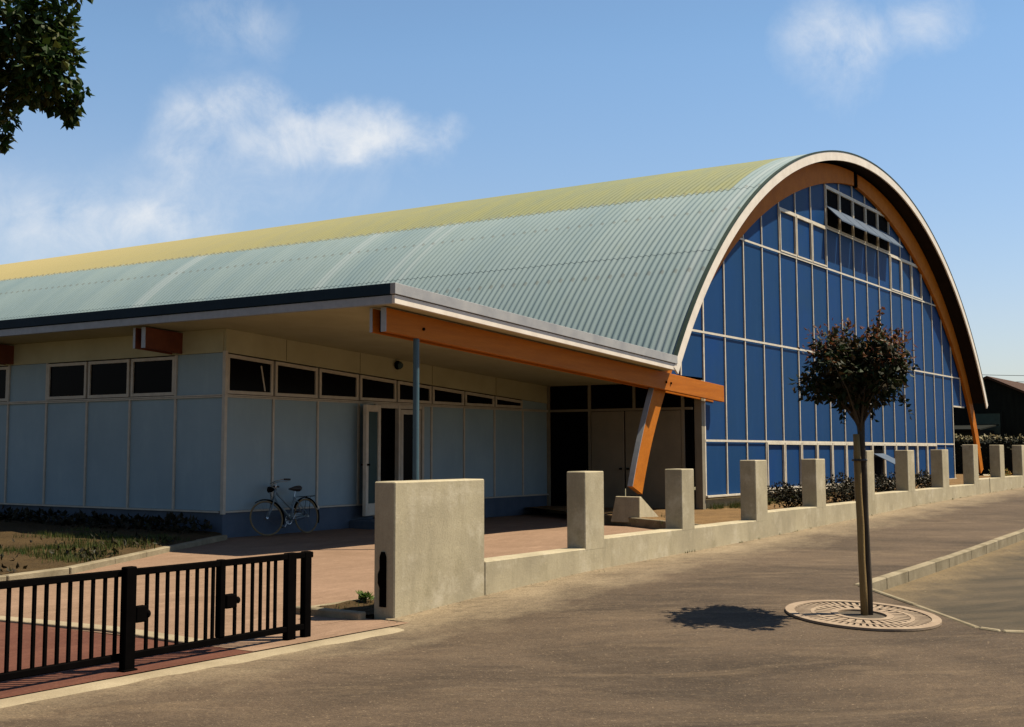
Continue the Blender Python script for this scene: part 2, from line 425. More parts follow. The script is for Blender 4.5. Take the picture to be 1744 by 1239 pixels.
# dry earth bed between street wall and hall
bp0 = Vector((21.3,7.7,0)); bp1 = Vector((22.77,10.48,0)); bp2 = Vector((25.3,14.6,0))
eb = MB().grid(frange(20.5,80,150), frange(7.75,17.2,40), lambda x,y: (x,y,bedz(x,y)+.03*mnoise.noise(Vector((x*1.1,y*1.1,5)))))
pl = []
for p,q in ((bp0,bp1),(bp1,bp2)):
    d = (q-p).normalized(); n = Vector((d.y,-d.x,0)); pl.append((p,n))
struct(MB().add(*clipped(eb, pl)).build('earth_bed','earth', smooth=True))
ek = MB()
for p,q in ((bp0,bp1),(bp1,bp2)):
    L = (q-p).length; k = round(L/1.1); d = (q-p)/k; n = Vector((-(d.y),d.x,0)).normalized()
    for i in range(k):
        a = p+d*i+d*.004; b_ = p+d*(i+1)-d*.004; zt = bedz(a.x,a.y)+.02
        ek.hexa([(c.x,c.y,z) for z in (-.1,zt) for c in (a,b_,b_+n*.1,a+n*.1)])
struct(ek.build('court_kerb','kerb', bevel=.01))
# narrow soil strip behind the pier
sb = MB().grid(frange(9.48,10.9,16), frange(7.84,8.62,10), lambda x,y: (x,y,.035+.03*mnoise.noise(Vector((x*4,y*4,9)))))
struct(sb.build('soil_patch','bedsoil', smooth=True))
sk = MB().box(9.36,9.47,7.80,8.64,-.1,.07)
sk.box(9.475,10.95,8.625,8.68,-.1,.045)
struct(sk.build('patch_kerb','kerb', bevel=.012))

# ------------------------------------------------------------------ sports hall
XC, YO, ZT = 39.88, 12.20, 10.74
hall = thing('sports_hall', 'long hall with a tall arched roof and a blue panelled glazed gable', 'sports hall', (XC,12.2,0))
def ell_pts(n=160, zmin=.1):
    """outer roof curve, left foot to right foot, as (w, z)"""
    pts = []
    for i in range(n+1):
        t = -1+2*i/n
        a = t*math.pi/2*.985
        # ellipse: w^2 = dz(39-1.36dz): centre dz0=14.338, semi z 14.338, semi w = 14.338*sqrt(1.36)
        A = 14.338; B = A*math.sqrt(1.36)
        w = B*math.sin(a); dz = A-A*math.cos(a)
        pts.append((w, ZT-dz))
    return pts
CURVE = [p for p in ell_pts(260) if p[1] > .3]
def normal_at(i, C=CURVE):
    a = Vector(C[max(i-1,0)]); b = Vector(C[min(i+1,len(C)-1)]); t = (b-a).normalized()
    return Vector((-t.y, t.x))      # outward (up at crown)
def offset_curve(off, zlo, zhi_w=None):
    out = []
    for i,p in enumerate(CURVE):
        o = off(i) if callable(off) else off
        q = Vector(p)-normal_at(i)*o
        if q.y >= zlo: out.append((q.x, q.y))
    return out
def tpar(i): return abs(CURVE[i][0])/15.7
def intr(i):
    t = min(1, tpar(i)); return .70+.30*math.sin(math.pi*min(1,t*1.02))+.06*t

# corrugated roof, laid in overlapping courses
YE = 64.0
roofC = [p for p in CURVE if p[1] >= 3.52]
cum = [0]
for a,b_ in zip(roofC, roofC[1:]): cum.append(cum[-1]+(Vector(b_)-Vector(a)).length)
Lr = cum[-1]
def on_curve(s):
    s = max(0,min(Lr,s))
    for i in range(len(cum)-1):
        if s <= cum[i+1]:
            t = (s-cum[i])/(cum[i+1]-cum[i]); a = Vector(roofC[i]); b_ = Vector(roofC[i+1])
            d = (b_-a).normalized(); return a.lerp(b_,t), Vector((-d.y,d.x))
    return Vector(roofC[-1]), Vector((1,0))
# arc length at which |w| = 9.05
s_half = Lr/2
sc = next(cum[i] for i in range(len(roofC)) if roofC[i][0] > -9.05)
brk = [0, sc*.52, sc, s_half-1.9, s_half]
courses = []
for a,b_ in zip(brk, brk[1:]):
    n = 9; a2 = a-.05 if a > 0 else a
    courses.append([(a2+(b_-a2)*k/n, .006*(1-k/n)) for k in range(n+1)])
courses += [[(Lr-s,o) for s,o in c[::-1]] for c in courses]
rf = MB()
pitch = .177; per = 6
ny = int((YE-YO-.02)/pitch*per)
ysr = [YO+.02+(YE-YO-.02)*j/ny for j in range(ny+1)]
pc = {}
for ci,c in enumerate(courses):
    for k,(s,o) in enumerate(c): pc[(ci,k)] = (*on_curve(s), o)
def roofpt(i, y):
    p,n,o = pc[i]; i = p.x
    h = .021*math.cos(2*math.pi*(y-YO)/pitch)-.02+o+.006*mnoise.noise(Vector((i*.35,y*.5,0)))
    q = p+n*h
    return (XC+q.x, y, q.y)
for ci,c in enumerate(courses): rf.grid([(ci,k) for k in range(len(c))], ysr, roofpt)

def roof_mat():
    m, nt, b = new_mat('corrugated_fibre_cement'); oc = ocoord(nt)
    sx = nt.nodes.new('ShaderNodeSeparateXYZ'); lk(nt, oc, sx.inputs[0]); x, y = sx.outputs[0], sx.outputs[1]
    f = ramp(nt, noise_node(nt, oc, .35, 6, .65, (.5,1.8,.5)), .34, .68)
    grey = mixc(nt, f, (.118,.178,.205), (.155,.215,.230))
    # single sheets weathered differently (0.92 m lay width)
    sh = mth(nt,'FLOOR', mth(nt,'DIVIDE', y, .92)); wn = nt.nodes.new('ShaderNodeTexWhiteNoise'); wn.noise_dimensions = '1D'; lk(nt, sh, wn.inputs['W'])
    grey = mixc(nt, mth(nt,'MULTIPLY',wn.outputs['Value'],.30), grey, (.20,.255,.26))
    # lichen and dirt
    f2 = ramp(nt, noise_node(nt, oc, 2.2, 7, .7, (.6,1.5,.6)), .5, .74)
    grey = mixc(nt, mth(nt,'MULTIPLY',f2,.35), grey, (.125,.17,.155))
    for y0,y1 in ((20.4,21.0),(12.55,12.95),(10.05,10.35),(9.55,9.75),(.35,.62)):
        k = mth(nt,'MULTIPLY', ramp(nt, y, y0-.07, y0+.07), ramp(nt, y, y1+.07, y1-.07))
        grey = mixc(nt, mth(nt,'MULTIPLY',k,.6), grey, (.215,.265,.285))
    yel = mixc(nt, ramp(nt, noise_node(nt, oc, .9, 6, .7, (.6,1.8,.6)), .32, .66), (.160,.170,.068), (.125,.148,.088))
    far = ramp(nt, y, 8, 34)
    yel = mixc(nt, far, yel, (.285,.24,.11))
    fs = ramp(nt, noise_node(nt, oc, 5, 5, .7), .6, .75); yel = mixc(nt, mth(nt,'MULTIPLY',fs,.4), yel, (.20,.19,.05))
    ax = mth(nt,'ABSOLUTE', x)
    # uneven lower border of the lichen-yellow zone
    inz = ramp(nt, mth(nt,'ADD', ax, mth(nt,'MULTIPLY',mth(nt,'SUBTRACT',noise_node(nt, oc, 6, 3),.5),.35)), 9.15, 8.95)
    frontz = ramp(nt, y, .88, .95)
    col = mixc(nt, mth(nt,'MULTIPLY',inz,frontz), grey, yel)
    # fixing bolts and grime in the laps
    wv = mth(nt,'LESS_THAN', mth(nt,'ABSOLUTE', mth(nt,'SUBTRACT', mth(nt,'FRACT', mth(nt,'DIVIDE', y, .354)), .5)), .16)
    for w0 in (8.98, 10.35, 12.55):
        rr = mth(nt,'LESS_THAN', mth(nt,'ABSOLUTE', mth(nt,'SUBTRACT', ax, w0)), .055)
        col = mixc(nt, mth(nt,'MULTIPLY', mth(nt,'MULTIPLY',rr,wv), .38), col, (.06,.045,.028))
    # green rim along the ridge line
    lk(nt, col, b.inputs['Base Color']); b.inputs['Roughness'].default_value = .72; b.inputs['Specular IOR Level'].default_value = .3
    bump(nt, b, noise_node(nt, oc, 22, 5, .75), .2, .01)
    return m
M['roof'] = roof_mat()
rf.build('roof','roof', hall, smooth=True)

def band(off0, off1, y0, y1, zlo, zhi_cut=None):
    a = offset_curve(off0, zlo-1.2); b_ = offset_curve(off1, zlo-1.2); n = min(len(a),len(b_))
    mb = MB()
    # trim by index so that both edges keep pairing
    idx = [i for i,p in enumerate(CURVE) if p[1] >= zlo]
    vs = []
    for i in idx:
        P = Vector(CURVE[i]); N = normal_at(i)
        o0 = off0(i) if callable(off0) else off0; o1 = off1(i) if callable(off1) else off1
        q0 = P-N*o0; q1 = P-N*o1
        vs += [(XC+q0.x,y0,q0.y),(XC+q1.x,y0,q1.y),(XC+q1.x,y1,q1.y),(XC+q0.x,y1,q0.y)]
    k = len(idx); fs = [(0,1,2,3),(4*(k-1)+3,4*(k-1)+2,4*(k-1)+1,4*(k-1))]
    for i in range(k-1):
        for e in range(4):
            fs.append((4*i+e,4*i+(e+1)%4,4*(i+1)+(e+1)%4,4*(i+1)+e))
    return mb.add(vs, fs)
band(.012,.262,YO-.03,YO+.015,3.42).build('fascia','white', hall, smooth=False)
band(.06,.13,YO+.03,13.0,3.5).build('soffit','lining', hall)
# edge trim of the roof sheets
band(-.03,.009,YO-.04,YO+.05,3.5).build('edge_trim','trim', hall)

# glulam arches: front pair of half arches with a crown hinge, then the frames behind
def half_arch(side, y0, y1, zlo, mname):
    idx = [i for i,p in enumerate(CURVE) if (p[0]*side > .16)]
    if side < 0: idx = idx[::-1]
    vs = []; keep = []
    for i in idx:
        P = Vector(CURVE[i]); N = normal_at(i); q0 = P-N*.275; q1 = P-N*intr(i)
        if q1.y < zlo: break
        keep.append(i); vs += [(XC+q0.x,y0,q0.y),(XC+q1.x,y0,q1.y),(XC+q1.x,y1,q1.y),(XC+q0.x,y1,q0.y)]
    k = len(keep); fs = [(0,1,2,3),(4*k-1,4*k-2,4*k-3,4*k-4)]
    for i in range(k-1):
        for e in range(4): fs.append((4*i+e,4*i+(e+1)%4,4*(i+1)+(e+1)%4,4*(i+1)+e))
    mb = MB().add(vs, fs); 
    return mb, keep[-1]
for side in (-1,1):
    mb, last = half_arch(side, 12.685, 12.795, .62, 'woodarch'); mb.build('arch','woodarch', hall, bevel=.006)
# metal capping strip on the back of the left leg below the roof
cap = []
for i in [j for j,p in enumerate(CURVE) if p[0] < 0 and .85 < p[1] < 3.2]:
    P = Vector(CURVE[i]); N = normal_at(i); q = P-N*.268; cap.append((XC+q.x, q.y))
cm = MB(); vs = []
for x,z in cap: vs += [(x,12.675,z),(x-.012,12.675,z),(x-.012,12.80,z),(x,12.80,z)]
k = len(cap); fs = [(0,1,2,3),(4*k-1,4*k-2,4*k-3,4*k-4)]
for i in range(k-1):
    for e in range(4): fs.append((4*i+e,4*i+(e+1)%4,4*(i+1)+(e+1)%4,4*(i+1)+e))
cm.add(vs,fs).build('leg_capping','caps', hall)
# hinge plates at the crown
i0 = min(range(len(CURVE)), key=lambda i: abs(CURVE[i][0]))
MB().box(XC-.09,XC+.09,12.66,12.77,ZT-.74,ZT-.27).build('crown_hinge','steel', hall, bevel=.01)
for side in (-1,1):     # hinge shoes at the feet
    ii = [i for i,p in enumerate(CURVE) if p[0]*side > 0 and p[1] < .95]
    i = ii[-1] if side < 0 else ii[0]
    P = Vector(CURVE[i]); N = normal_at(i)
    c = P-N*.52
    sx_ = XC+c.x
    MB().tube([(sx_,12.60,c.y-.30),(sx_,12.80,c.y-.30)], .035, 10).hexa([(sx_-.14,12.63,c.y-.30),(sx_+.14,12.63,c.y-.30),(sx_+.14,12.77,c.y-.30),(sx_-.14,12.77,c.y-.30),
        (sx_-.22*1,12.63,c.y-.10),(sx_+.22,12.63,c.y-.26),(sx_+.22,12.77,c.y-.26),(sx_-.22,12.77,c.y-.10)]).build('foot_hinge','steel', hall)
for yb in (18.2, 23.4, 28.6):   # frames standing behind, right side legs are open below the roof
    mb,_ = half_arch(1, yb, yb+.14, .6, 'woodarch'); mb.build('rear_arch','woodarch', hall)

# glazed blue gable
YF = 12.82; FX = 28.25; FM = 1.284
rows = [.515,1.829,4.445,7.065,8.32,9.62,12]
glz = [(p[0]+XC, p[1]) for p in offset_curve(lambda i: intr(i)-.22, 0)]
gx = [p[0] for p in glz]; gz = [p[1] for p in glz]
def ztop(x):
    if x <= gx[0] or x >= gx[-1]: return -1
    return interp(x, gx, gz)
FR = FX+18*FM
def zlow(x0): return .515 if FX-.01 <= x0 < FR-.01 else 3.34
lowwin = range(3,16); midwin = list(range(4,7))+list(range(12,15)); topwin = range(7,12)
OPENLOW = 10
for k in range(-4,23):
    x0 = FX+k*FM; x1 = x0+FM
    for r in range(6):
        z0, z1 = rows[r], rows[r+1]
        if r == 4 and not (k in topwin): z1 = 12
        if r == 5 and not (k in topwin): continue
        z0 = max(z0, zlow(x0))
        if z1 <= z0+.05: continue
        if (r == 0 and k in lowwin) or (r == 3 and k in midwin) or (r == 4 and k in topwin): continue
        n = 10; top = []
        for j in range(n+1):
            x = x0+(x1-x0)*j/n; zz = min(z1, ztop(x)); top.append((x,zz))
        top = [t for t in top if t[1] > z0+.02]
        if len(top) < 2: continue
        poly = [(top[0][0],YF,z0),(top[-1][0],YF,z0)]+[(x,YF,z) for x,z in top[::-1]]
        MB().prism(poly, (0,.03,0)).build('blue_panel','blue', hall)
# mullions
for k in range(-3,23):
    x = FX+k*FM; zt = ztop(x); z0 = zlow(x-.02) if k < 18 else (.515 if k == 18 else 3.34)
    if k <= 0: z0 = .515 if k == 0 else 3.34
    if zt < z0+.15: continue
    w = .022 if 0 < k < 18 else .03
    MB().box(x-w,x+w,YF-.035,YF-.002,z0,zt-.02).build('mullion','frame', hall)
def tspan(z, z_ok):
    a = None
    for i in range(2000):
        x = XC-16+i*.016
        if ztop(x) > z+.01 and zlow(x) <= z+.01: 
            if a is None: a = x
            b_ = x
    return a, b_
for z in (1.829,4.445,7.065):
    a,b_ = tspan(z,0); MB().box(a,b_,YF-.044,YF-.0375,z-.026,z+.026).box(a,b_,YF-.0375,YF-.036,z-.02,z+.02).build('transom','frame', hall)
for a,b_,z in ((FX+7*FM,FX+12*FM,9.62),(FX+4*FM,FX+7*FM,8.32),(FX+7*FM,FX+12*FM,8.32),(FX+12*FM,FX+15*FM,8.32)):
    MB().box(a,b_,YF-.046,YF-.0365,z-.03,z+.03).build('transom','frame', hall)
MB().box(FX-.03,FR+.03,YF-.09,YF-.002,.47,.512).build('sill','frame', hall)
MB().box(FR+.03,FR+1.7,YF-.046,YF-.002,3.28,3.336).build('transom','frame', hall)
def win(x0,x1,z0,z1,pane_m,fw=.05,closed=True):
    fr = MB()
    ya,yb = YF-.058,YF-.001
    fr.box(x0+.024,x0+.024+fw,ya,yb,z0,z1).box(x1-.024-fw,x1-.024,ya,yb,z0,z1)
    fr.box(x0+.024+fw,x1-.024-fw,ya,yb,z1-fw,z1).box(x0+.024+fw,x1-.024-fw,ya,yb,z0,z0+fw)
    w = fr.build('window','frame', hall)
    MB().box(x0+.06,x1-.06,YF+.002,YF+.02,z0+.03,z1-.03).build('pane',pane_m, w)
    return w
for k in lowwin:
    x0 = FX+k*FM; w = win(x0,x0+FM,.555,1.80,'dark' if k == OPENLOW else 'blue')
    if k == OPENLOW:    # bottom-hung out: the sash is pushed outwards from its top hinge
        a,b_ = x0+.08,x0+FM-.08; zt=1.46; ang=R(33); L=.95
        dy,dz = -math.sin(ang+R(30))*L, -math.cos(ang+R(30))*L
        MB().hexa([(a,YF-.08,zt),(b_,YF-.08,zt),(b_,YF-.08+dy,zt+dz),(a,YF-.08+dy,zt+dz),(a,YF-.05,zt+.03),(b_,YF-.05,zt+.03),(b_,YF-.05+dy,zt+dz+.035),(a,YF-.05+dy,zt+dz+.035)]).build('open_sash','sash', w)
for k in midwin: win(FX+k*FM,FX+(k+1)*FM,7.10,8.29,'blue',.045)
for k in topwin:
    x0 = FX+k*FM; w = win(x0,x0+FM,8.36,9.58,'dark',.035)
    a,b_ = x0+.045,x0+FM-.02; zc = 8.93     # horizontally pivoted sash swung almost flat
    yo, zo, zi = YF-.50, zc-.44, zc+.14
    MB().hexa([(a,yo,zo),(b_,yo,zo),(b_,YF+.06,zi),(a,YF+.06,zi),(a,yo,zo+.04),(b_,yo,zo+.04),(b_,YF+.06,zi+.04),(a,YF+.06,zi+.04)]).build('pivoted_sash','sash', w)
# pale concrete base below the gable
MB().box(FX-.02,FR,YF+.04,YF+.3,-.2,.469).build('plinth','base', hall, bevel=.01)
# corner posts and side wall of the hall under the canopy
XH = 27.95
MB().box(28.06,FX-.034,YF-.03,YF+.16,.06,3.28).build('corner_post','door', hall)
sw = MB()
for y in (15.79, 13.22): sw.box(XH-.04,XH+.04,y-.035,y+.035,.1,3.36)
sw.box(XH-.045,XH+.06,16.96,17.30,-.1,3.37)
sw.box(XH-.04,XH+.04,14.50,14.56,2.63,3.36).box(XH-.035,XH+.035,12.98,16.955,2.57,2.63)
sw.build('side_frame','door', hall)
MB().box(XH+.005,XH+.03,12.98,15.75,2.63,3.36).box(XH+.005,XH+.03,15.83,16.955,.1,3.36).build('transom_glazing','glass', hall)
MB().box(XH+.005,XH+.03,12.98,13.18,.1,2.57).build('side_light','glass', hall)
for y0,y1 in ((13.26,14.79),(14.81,15.75)):
    dd = MB().box(XH-.03,XH+.02,y0+.01,y1-.01,.12,2.56).build('double_door_leaf','door', hall, bevel=.008)
    MB().box(XH-.09,XH-.032,(y0+.06 if y0 > 14 else y1-.12),(y0+.12 if y0 > 14 else y1-.06),1.12,1.16).build('handle','steel', dd)
MB().box(XH-.02,XH+.2,12.99,16.955,-.1,.095).build('door_step','base', hall)
# side walls behind (close the volume)
MB().box(FR-.1,FR,13.0,62,0,4.2).build('right_wall','lining', hall)
MB().prism([(XC+x,62.5,z) for x,z in offset_curve(.2,.2)], (0,.1,0)).build('rear_wall','annex', hall)
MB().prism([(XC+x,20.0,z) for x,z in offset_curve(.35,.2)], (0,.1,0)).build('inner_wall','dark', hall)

# concrete foot blocks
def footing(name, cx_, zb, zt, label, s):
    mb = MB()
    # wedge-shaped block, its long slope towards the inside of the hall
    y0,y1 = 12.42,13.0
    x0 = cx_-.44*s; xt = cx_-.36*s; x2 = cx_+.50*s
    a = [(x0-.12*s,y0-.06,zb),(x2,y0-.06,zb),(xt,y0,zt),(x0,y0,zt)]
    b_ = [(x0-.12*s,y1+.06,zb),(x2,y1+.06,zb),(xt,y1,zt),(x0,y1,zt)]
    mb.hexa([a[0],a[1],b_[1],b_[0],a[3],a[2],b_[2],b_[3]])
    return tag(mb.build(name,'concrete', None, bevel=.012, loc=(cx_,12.7,zb)), label, 'footing', 'concrete footings of the arch')
footing('concrete_footing', 24.52, .08, .62, 'wedge-shaped concrete block under the left foot of the orange arch', 1)
footing('concrete_footing', XC+15.30, .42, .60, 'low concrete block at the foot of the arch on the far right', -1)

# ------------------------------------------------------------------ annex with canopy
X0, Y0 = 16.536, 17.041
SL = -.0535
annex = thing('annex_building', 'low flat-roofed grey-blue annex with wide canopy roof in front of the arched hall', 'building', (X0,Y0,0))
XE = 15.44
def zs(x): return 3.885+SL*(x-XE)          # underside of the fascia / soffit line
YA = 12.20
def slab(mb, x0,x1,y0,y1,a,b_):
    return mb.hexa([(x0,y0,zs(x0)+a),(x1,y0,zs(x1)+a),(x1,y1,zs(x1)+a),(x0,y1,zs(x0)+a),(x0,y0,zs(x0)+b_),(x1,y0,zs(x1)+b_),(x1,y1,zs(x1)+b_),(x0,y1,zs(x0)+b_)])
cc_ = slab(MB(), XE+.06,25.55,YA+.06,12.93,.02,.06); slab(cc_, XE+.06,28.0,12.931,Y0+.2,.02,.06).build('canopy_ceiling','soffit', annex)
slab(MB(), XE+.06,X0+.3,Y0+.203,62,.02,.06).build('eaves_soffit','soffit', annex)
slab(MB(), XE+.05,25.4,YA+.05,62,.08,.25).build('flat_roof','zinc', annex)
XR = 25.50
slab(MB(), XE-.02,XR,YA-.02,YA+.04,0,.135).build('front_fascia','white', annex, bevel=.004)
slab(MB(), XE-.05,XR-.05,YA-.05,YA+.05,.145,.32).build('front_flashing','zinc', annex, bevel=.004)
M['shadedeave'] = mat('shaded_eaves_metal', (.012,.027,.043), (.009,.02,.032), 2, .6, .08)  # darker copy of the flashing metal, its shade put into the colour
slab(MB(), XE-.02,XE+.05,YA+.043,62,0,.135).build('eaves_fascia','caps', annex, bevel=.004)  # white board given a grey colour to stand for its shade
slab(MB(), XE-.05,XE+.05,YA+.053,62,.145,.32).build('eaves_flashing','shadedeave', annex, bevel=.004)
# twin-member beams
def beam(y0, xa, xb, mname, lab):
    def mem(ya,yb):
        z = lambda x: 3.865+SL*(x-15.6)
        return [(xa,ya,z(xa)-.385),(xb,ya,z(xb)-.395),(xb,yb,z(xb)-.395),(xa,yb,z(xa)-.385),(xa,ya,z(xa)),(xb,ya,z(xb)),(xb,yb,z(xb)),(xa,yb,z(xa))]
    bo = MB().hexa(mem(y0,y0+.095)).build('beam', mname, annex, bevel=.006)
    MB().hexa(mem(y0+.28,y0+.325)).build('rear_member', mname, bo, bevel=.006)
    z = 3.865
    MB().box(xa-.012,xa-.002,y0-.004,y0+.10,z-.387,z+.0).box(xa-.012,xa-.002,y0+.276,y0+.33,z-.387,z+.0).build('end_cap','caps', bo)
    MB().box(xa+.18,xa+.19,y0+.097,y0+.278,z-.37,z-.02).build('packing','dark', bo)
    return bo
bo = beam(12.525, 15.64, 28.80, 'wood', '')
bl = MB()
for x in (16.62,25.62,25.86):
    z = 3.865+SL*(x-15.6)-.2
    bl.tube([(x,12.50,z-.02),(x,12.53,z-.02)], .026, 10)
bl.build('bolt_head','steel', bo)
for y in (18.18, 23.4, 28.6, 33.8, 39.0): beam(y, 15.62, X0+.1, 'wooddark', '')
MB().tube([(16.53,12.60,0),(16.53,12.60,3.435)], .052, 16).tube([(16.53,12.60,0),(16.53,12.60,.02)], .11, 16).build('steel_column','pole', annex, smooth=False)

# walls
def zhead(x): return 3.40+SL*(x-X0)
FMOD = 1.2755
DO0, DO1 = 20.95, 22.57
# front wall (faces the street)
for k in range(9):
    x0 = X0+k*FMOD; x1 = x0+FMOD if k < 8 else XH-.02
    segs = [(x0,x1)]
    if k == 3: segs = [(x0,DO0-.04)]
    if k == 4: segs = [(DO1+.04,x1)]
    for a,b_ in segs:
        MB().box(a,b_,Y0,Y0+.04,.49,2.575).build('wall_panel','annex', annex)
    if k == 8: MB().hexa([(x0,Y0,2.62),(x1,Y0,2.62),(x1,Y0+.04,2.62),(x0,Y0+.04,2.62),(x0,Y0,zhead(x0)),(x1,Y0,zhead(x1)),(x1,Y0+.04,zhead(x1)),(x0,Y0+.04,zhead(x0))]).build('wall_panel','annex', annex)
    if not DO0 < x0 < DO1 and k > 0: MB().box(x0-.024,x0+.024,Y0-.03,Y0-.001,.49,2.575).build('batten','frame_annex', annex)
    if k < 8:       # sloping-headed top light
        a,b_ = x0+.03, x1-.03; f_ = .06; ya,yb = Y0-.035,Y0+.03
        hl = lambda x: zhead(x)-.02
        mb = MB().box(a,a+f_,ya,yb,2.64,hl(a)-.005).box(b_-f_,b_,ya,yb,2.64,hl(b_)-.0).box(a+f_,b_-f_,ya,yb,2.64,2.64+f_)
        mb.hexa([(a+f_,ya,hl(a)-f_-.01),(b_-f_,ya,hl(b_)-f_-.01),(b_-f_,yb,hl(b_)-f_-.01),(a+f_,yb,hl(a)-f_-.01),(a+f_,ya,hl(a)-.004),(b_-f_,ya,hl(b_)-.004),(b_-f_,yb,hl(b_)-.004),(a+f_,yb,hl(a)-.004)])
        w = mb.build('window','frame_annex', annex)
        MB().hexa([(a+f_,Y0-.005,2.69),(b_-f_,Y0-.005,2.69),(b_-f_,Y0+.01,2.69),(a+f_,Y0+.01,2.69),(a+f_,Y0-.005,hl(a)-.06),(b_-f_,Y0-.005,hl(b_)-.06),(b_-f_,Y0+.01,hl(b_)-.06),(a+f_,Y0+.01,hl(a)-.06)]).build('pane','glass', w)
        if k == 0:
            MB().hexa([(b_-.22,Y0-.02,2.72),(b_-.19,Y0-.02,2.72),(b_-.19,Y0-.008,2.72),(b_-.22,Y0-.008,2.72),(b_-.33,Y0-.02,3.2),(b_-.30,Y0-.02,3.2),(b_-.30,Y0-.008,3.2),(b_-.33,Y0-.008,3.2)]).build('stay','frame_annex', w)
for z in (2.585,2.615):
    MB().box(X0+.032,XH-.04,Y0-.042,Y0-.001,z-.012,z+.012).build('wall_rail','frame_annex', annex)
def slp(mb,x0,x1,y0,y1,za,zb):
    return mb.hexa([(x0,y0,za(x0)),(x1,y0,za(x1)),(x1,y1,za(x1)),(x0,y1,za(x0)),(x0,y0,zb(x0)),(x1,y0,zb(x1)),(x1,y1,zb(x1)),(x0,y1,zb(x0))])
slp(MB(),X0+.005,XH-.04,Y0-.012,Y0+.04,lambda x:zhead(x)+.006,lambda x:zs(x)+.018).build('frieze_board','soffit', annex)
for k in (1.62,3.86,6.4,9.0): MB().box(X0+k,X0+k+.008,Y0-.016,Y0-.0125,zhead(X0+k)+.02,zs(X0+k)+.01).build('frieze_joint','lining', annex)
MB().box(X0+.01,DO0-.05,Y0-.05,Y0+.05,.455,.486).box(DO1+.05,XH-.04,Y0-.05,Y0+.05,.455,.486).build('base_flashing','frame_annex', annex)
MB().box(X0+.02,DO0-.05,Y0+.005,Y0+.3,-.2,.452).box(DO1+.05,XH-.03,Y0+.005,Y0+.3,-.2,.452).build('plinth','plinth', annex)
# entrance
fr = MB()
for x in (DO0-.035, 21.72, DO1+.0): fr.box(x-.035,x+.035,Y0-.045,Y0+.06,.2,2.57)
fr.box(DO0,DO1-.035,Y0-.03,Y0+.05,2.50,2.57)
fr.build('door_frame','frame_annex', annex)
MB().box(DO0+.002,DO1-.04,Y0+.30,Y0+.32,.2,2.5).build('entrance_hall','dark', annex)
dl = MB().box(21.80,21.88,Y0-.02,Y0+.02,.24,2.48).box(22.40,22.50,Y0-.02,Y0+.02,.24,2.48).box(21.88,22.40,Y0-.02,Y0+.02,2.38,2.48).box(21.88,22.40,Y0-.02,Y0+.02,.24,.5).build('door','frame_annex', annex)
MB().box(21.88,22.40,Y0-.005,Y0+.005,.5,2.38).build('pane','glass', dl)
# open leaf folded back against the wall (slightly off it)
h0 = Vector((20.93,16.93)); e0 = Vector((20.22,16.74)); dv = (e0-h0); nv = Vector((-dv.y,dv.x)).normalized()*.04
def leafbox(mb, s0, s1, z0, z1, t=1.0):
    a = h0+dv*s0; b_ = h0+dv*s1; n = nv*t
    return mb.hexa([(a.x-n.x,a.y-n.y,z0),(b_.x-n.x,b_.y-n.y,z0),(b_.x+n.x,b_.y+n.y,z0),(a.x+n.x,a.y+n.y,z0),(a.x-n.x,a.y-n.y,z1),(b_.x-n.x,b_.y-n.y,z1),(b_.x+n.x,b_.y+n.y,z1),(a.x+n.x,a.y+n.y,z1)])
ol = MB(); leafbox(ol,0,.16,.25,2.54); leafbox(ol,.84,1,.25,2.54); leafbox(ol,.16,.84,2.40,2.54); leafbox(ol,.16,.84,.25,.50)
od = ol.build('open_door','frame', annex, bevel=.006)
pb = MB(); leafbox(pb,.16,.84,.5,2.40,.3); pb.build('pane','tealglass', od)
hb = MB(); leafbox(hb,.88,.95,1.28,1.32,2.2); hb.build('handle','steel', od)
MB().box(20.1,22.75,16.15,Y0-.002,-.1,.17).build('entrance_step','plinth', annex, bevel=.02)
# round wall lamp on the frieze
lp = MB(); 
lp.tube([(21.61,Y0-.015,3.44),(21.61,Y0-.06,3.44),(21.61,Y0-.13,3.43)], [.06,.10,.085], 16)
la = lp.build('wall_lamp','steel', annex)
MB().tube([(21.61,Y0-.131,3.43),(21.61,Y0-.17,3.425),(21.61,Y0-.185,3.42)], [.08,.06,.02], 14).build('lamp_glass','tealglass', la)

# left wall (faces the flower bed)
LM = 1.298; ZH = 3.40
for k in range(16):
    y0 = Y0+k*LM; y1 = y0+LM
    MB().box(X0,X0+.04,y0+ (.0 if k else .041),y1,.49,2.575).build('wall_panel','annex', annex)
    if k: MB().box(X0-.03,X0-.001,y0-.024,y0+.024,.49,2.575).build('batten','frame_annex', annex)
    if k % 4 == 0:
        MB().box(X0,X0+.04,y0+(.0 if k else .041),y1,2.63,ZH).build('wall_panel','annex', annex)
    else:
        a,b_ = y0+.03,y1-.03; f_ = .06; xa,xb = X0-.035,X0+.03
        mb = MB().box(xa,xb,a,a+f_,2.64,ZH-.02).box(xa,xb,b_-f_,b_,2.64,ZH-.02).box(xa,xb,a+f_,b_-f_,2.64,2.7).box(xa,xb,a+f_,b_-f_,ZH-.08,ZH-.02)
        w = mb.build('window','frame_annex', annex)
        MB().box(X0-.005,X0+.01,a+f_,b_-f_,2.69,ZH-.07).build('pane','glass', w)
    if k % 4 in (0,1): MB().box(X0-.035,X0-.001,y0-.026 if k else y0-.03,y0+.026,2.63,ZH-.0).build('batten','frame_annex', annex)
YL = Y0+16*LM
for z in (2.585,2.615): MB().box(X0-.042,X0-.001,Y0+.032,YL,z-.012,z+.012).build('wall_rail','frame_annex', annex)
MB().box(X0-.012,X0+.04,Y0+.045,YL,ZH+.006,zs(X0)+.018).build('frieze_board','soffit', annex)
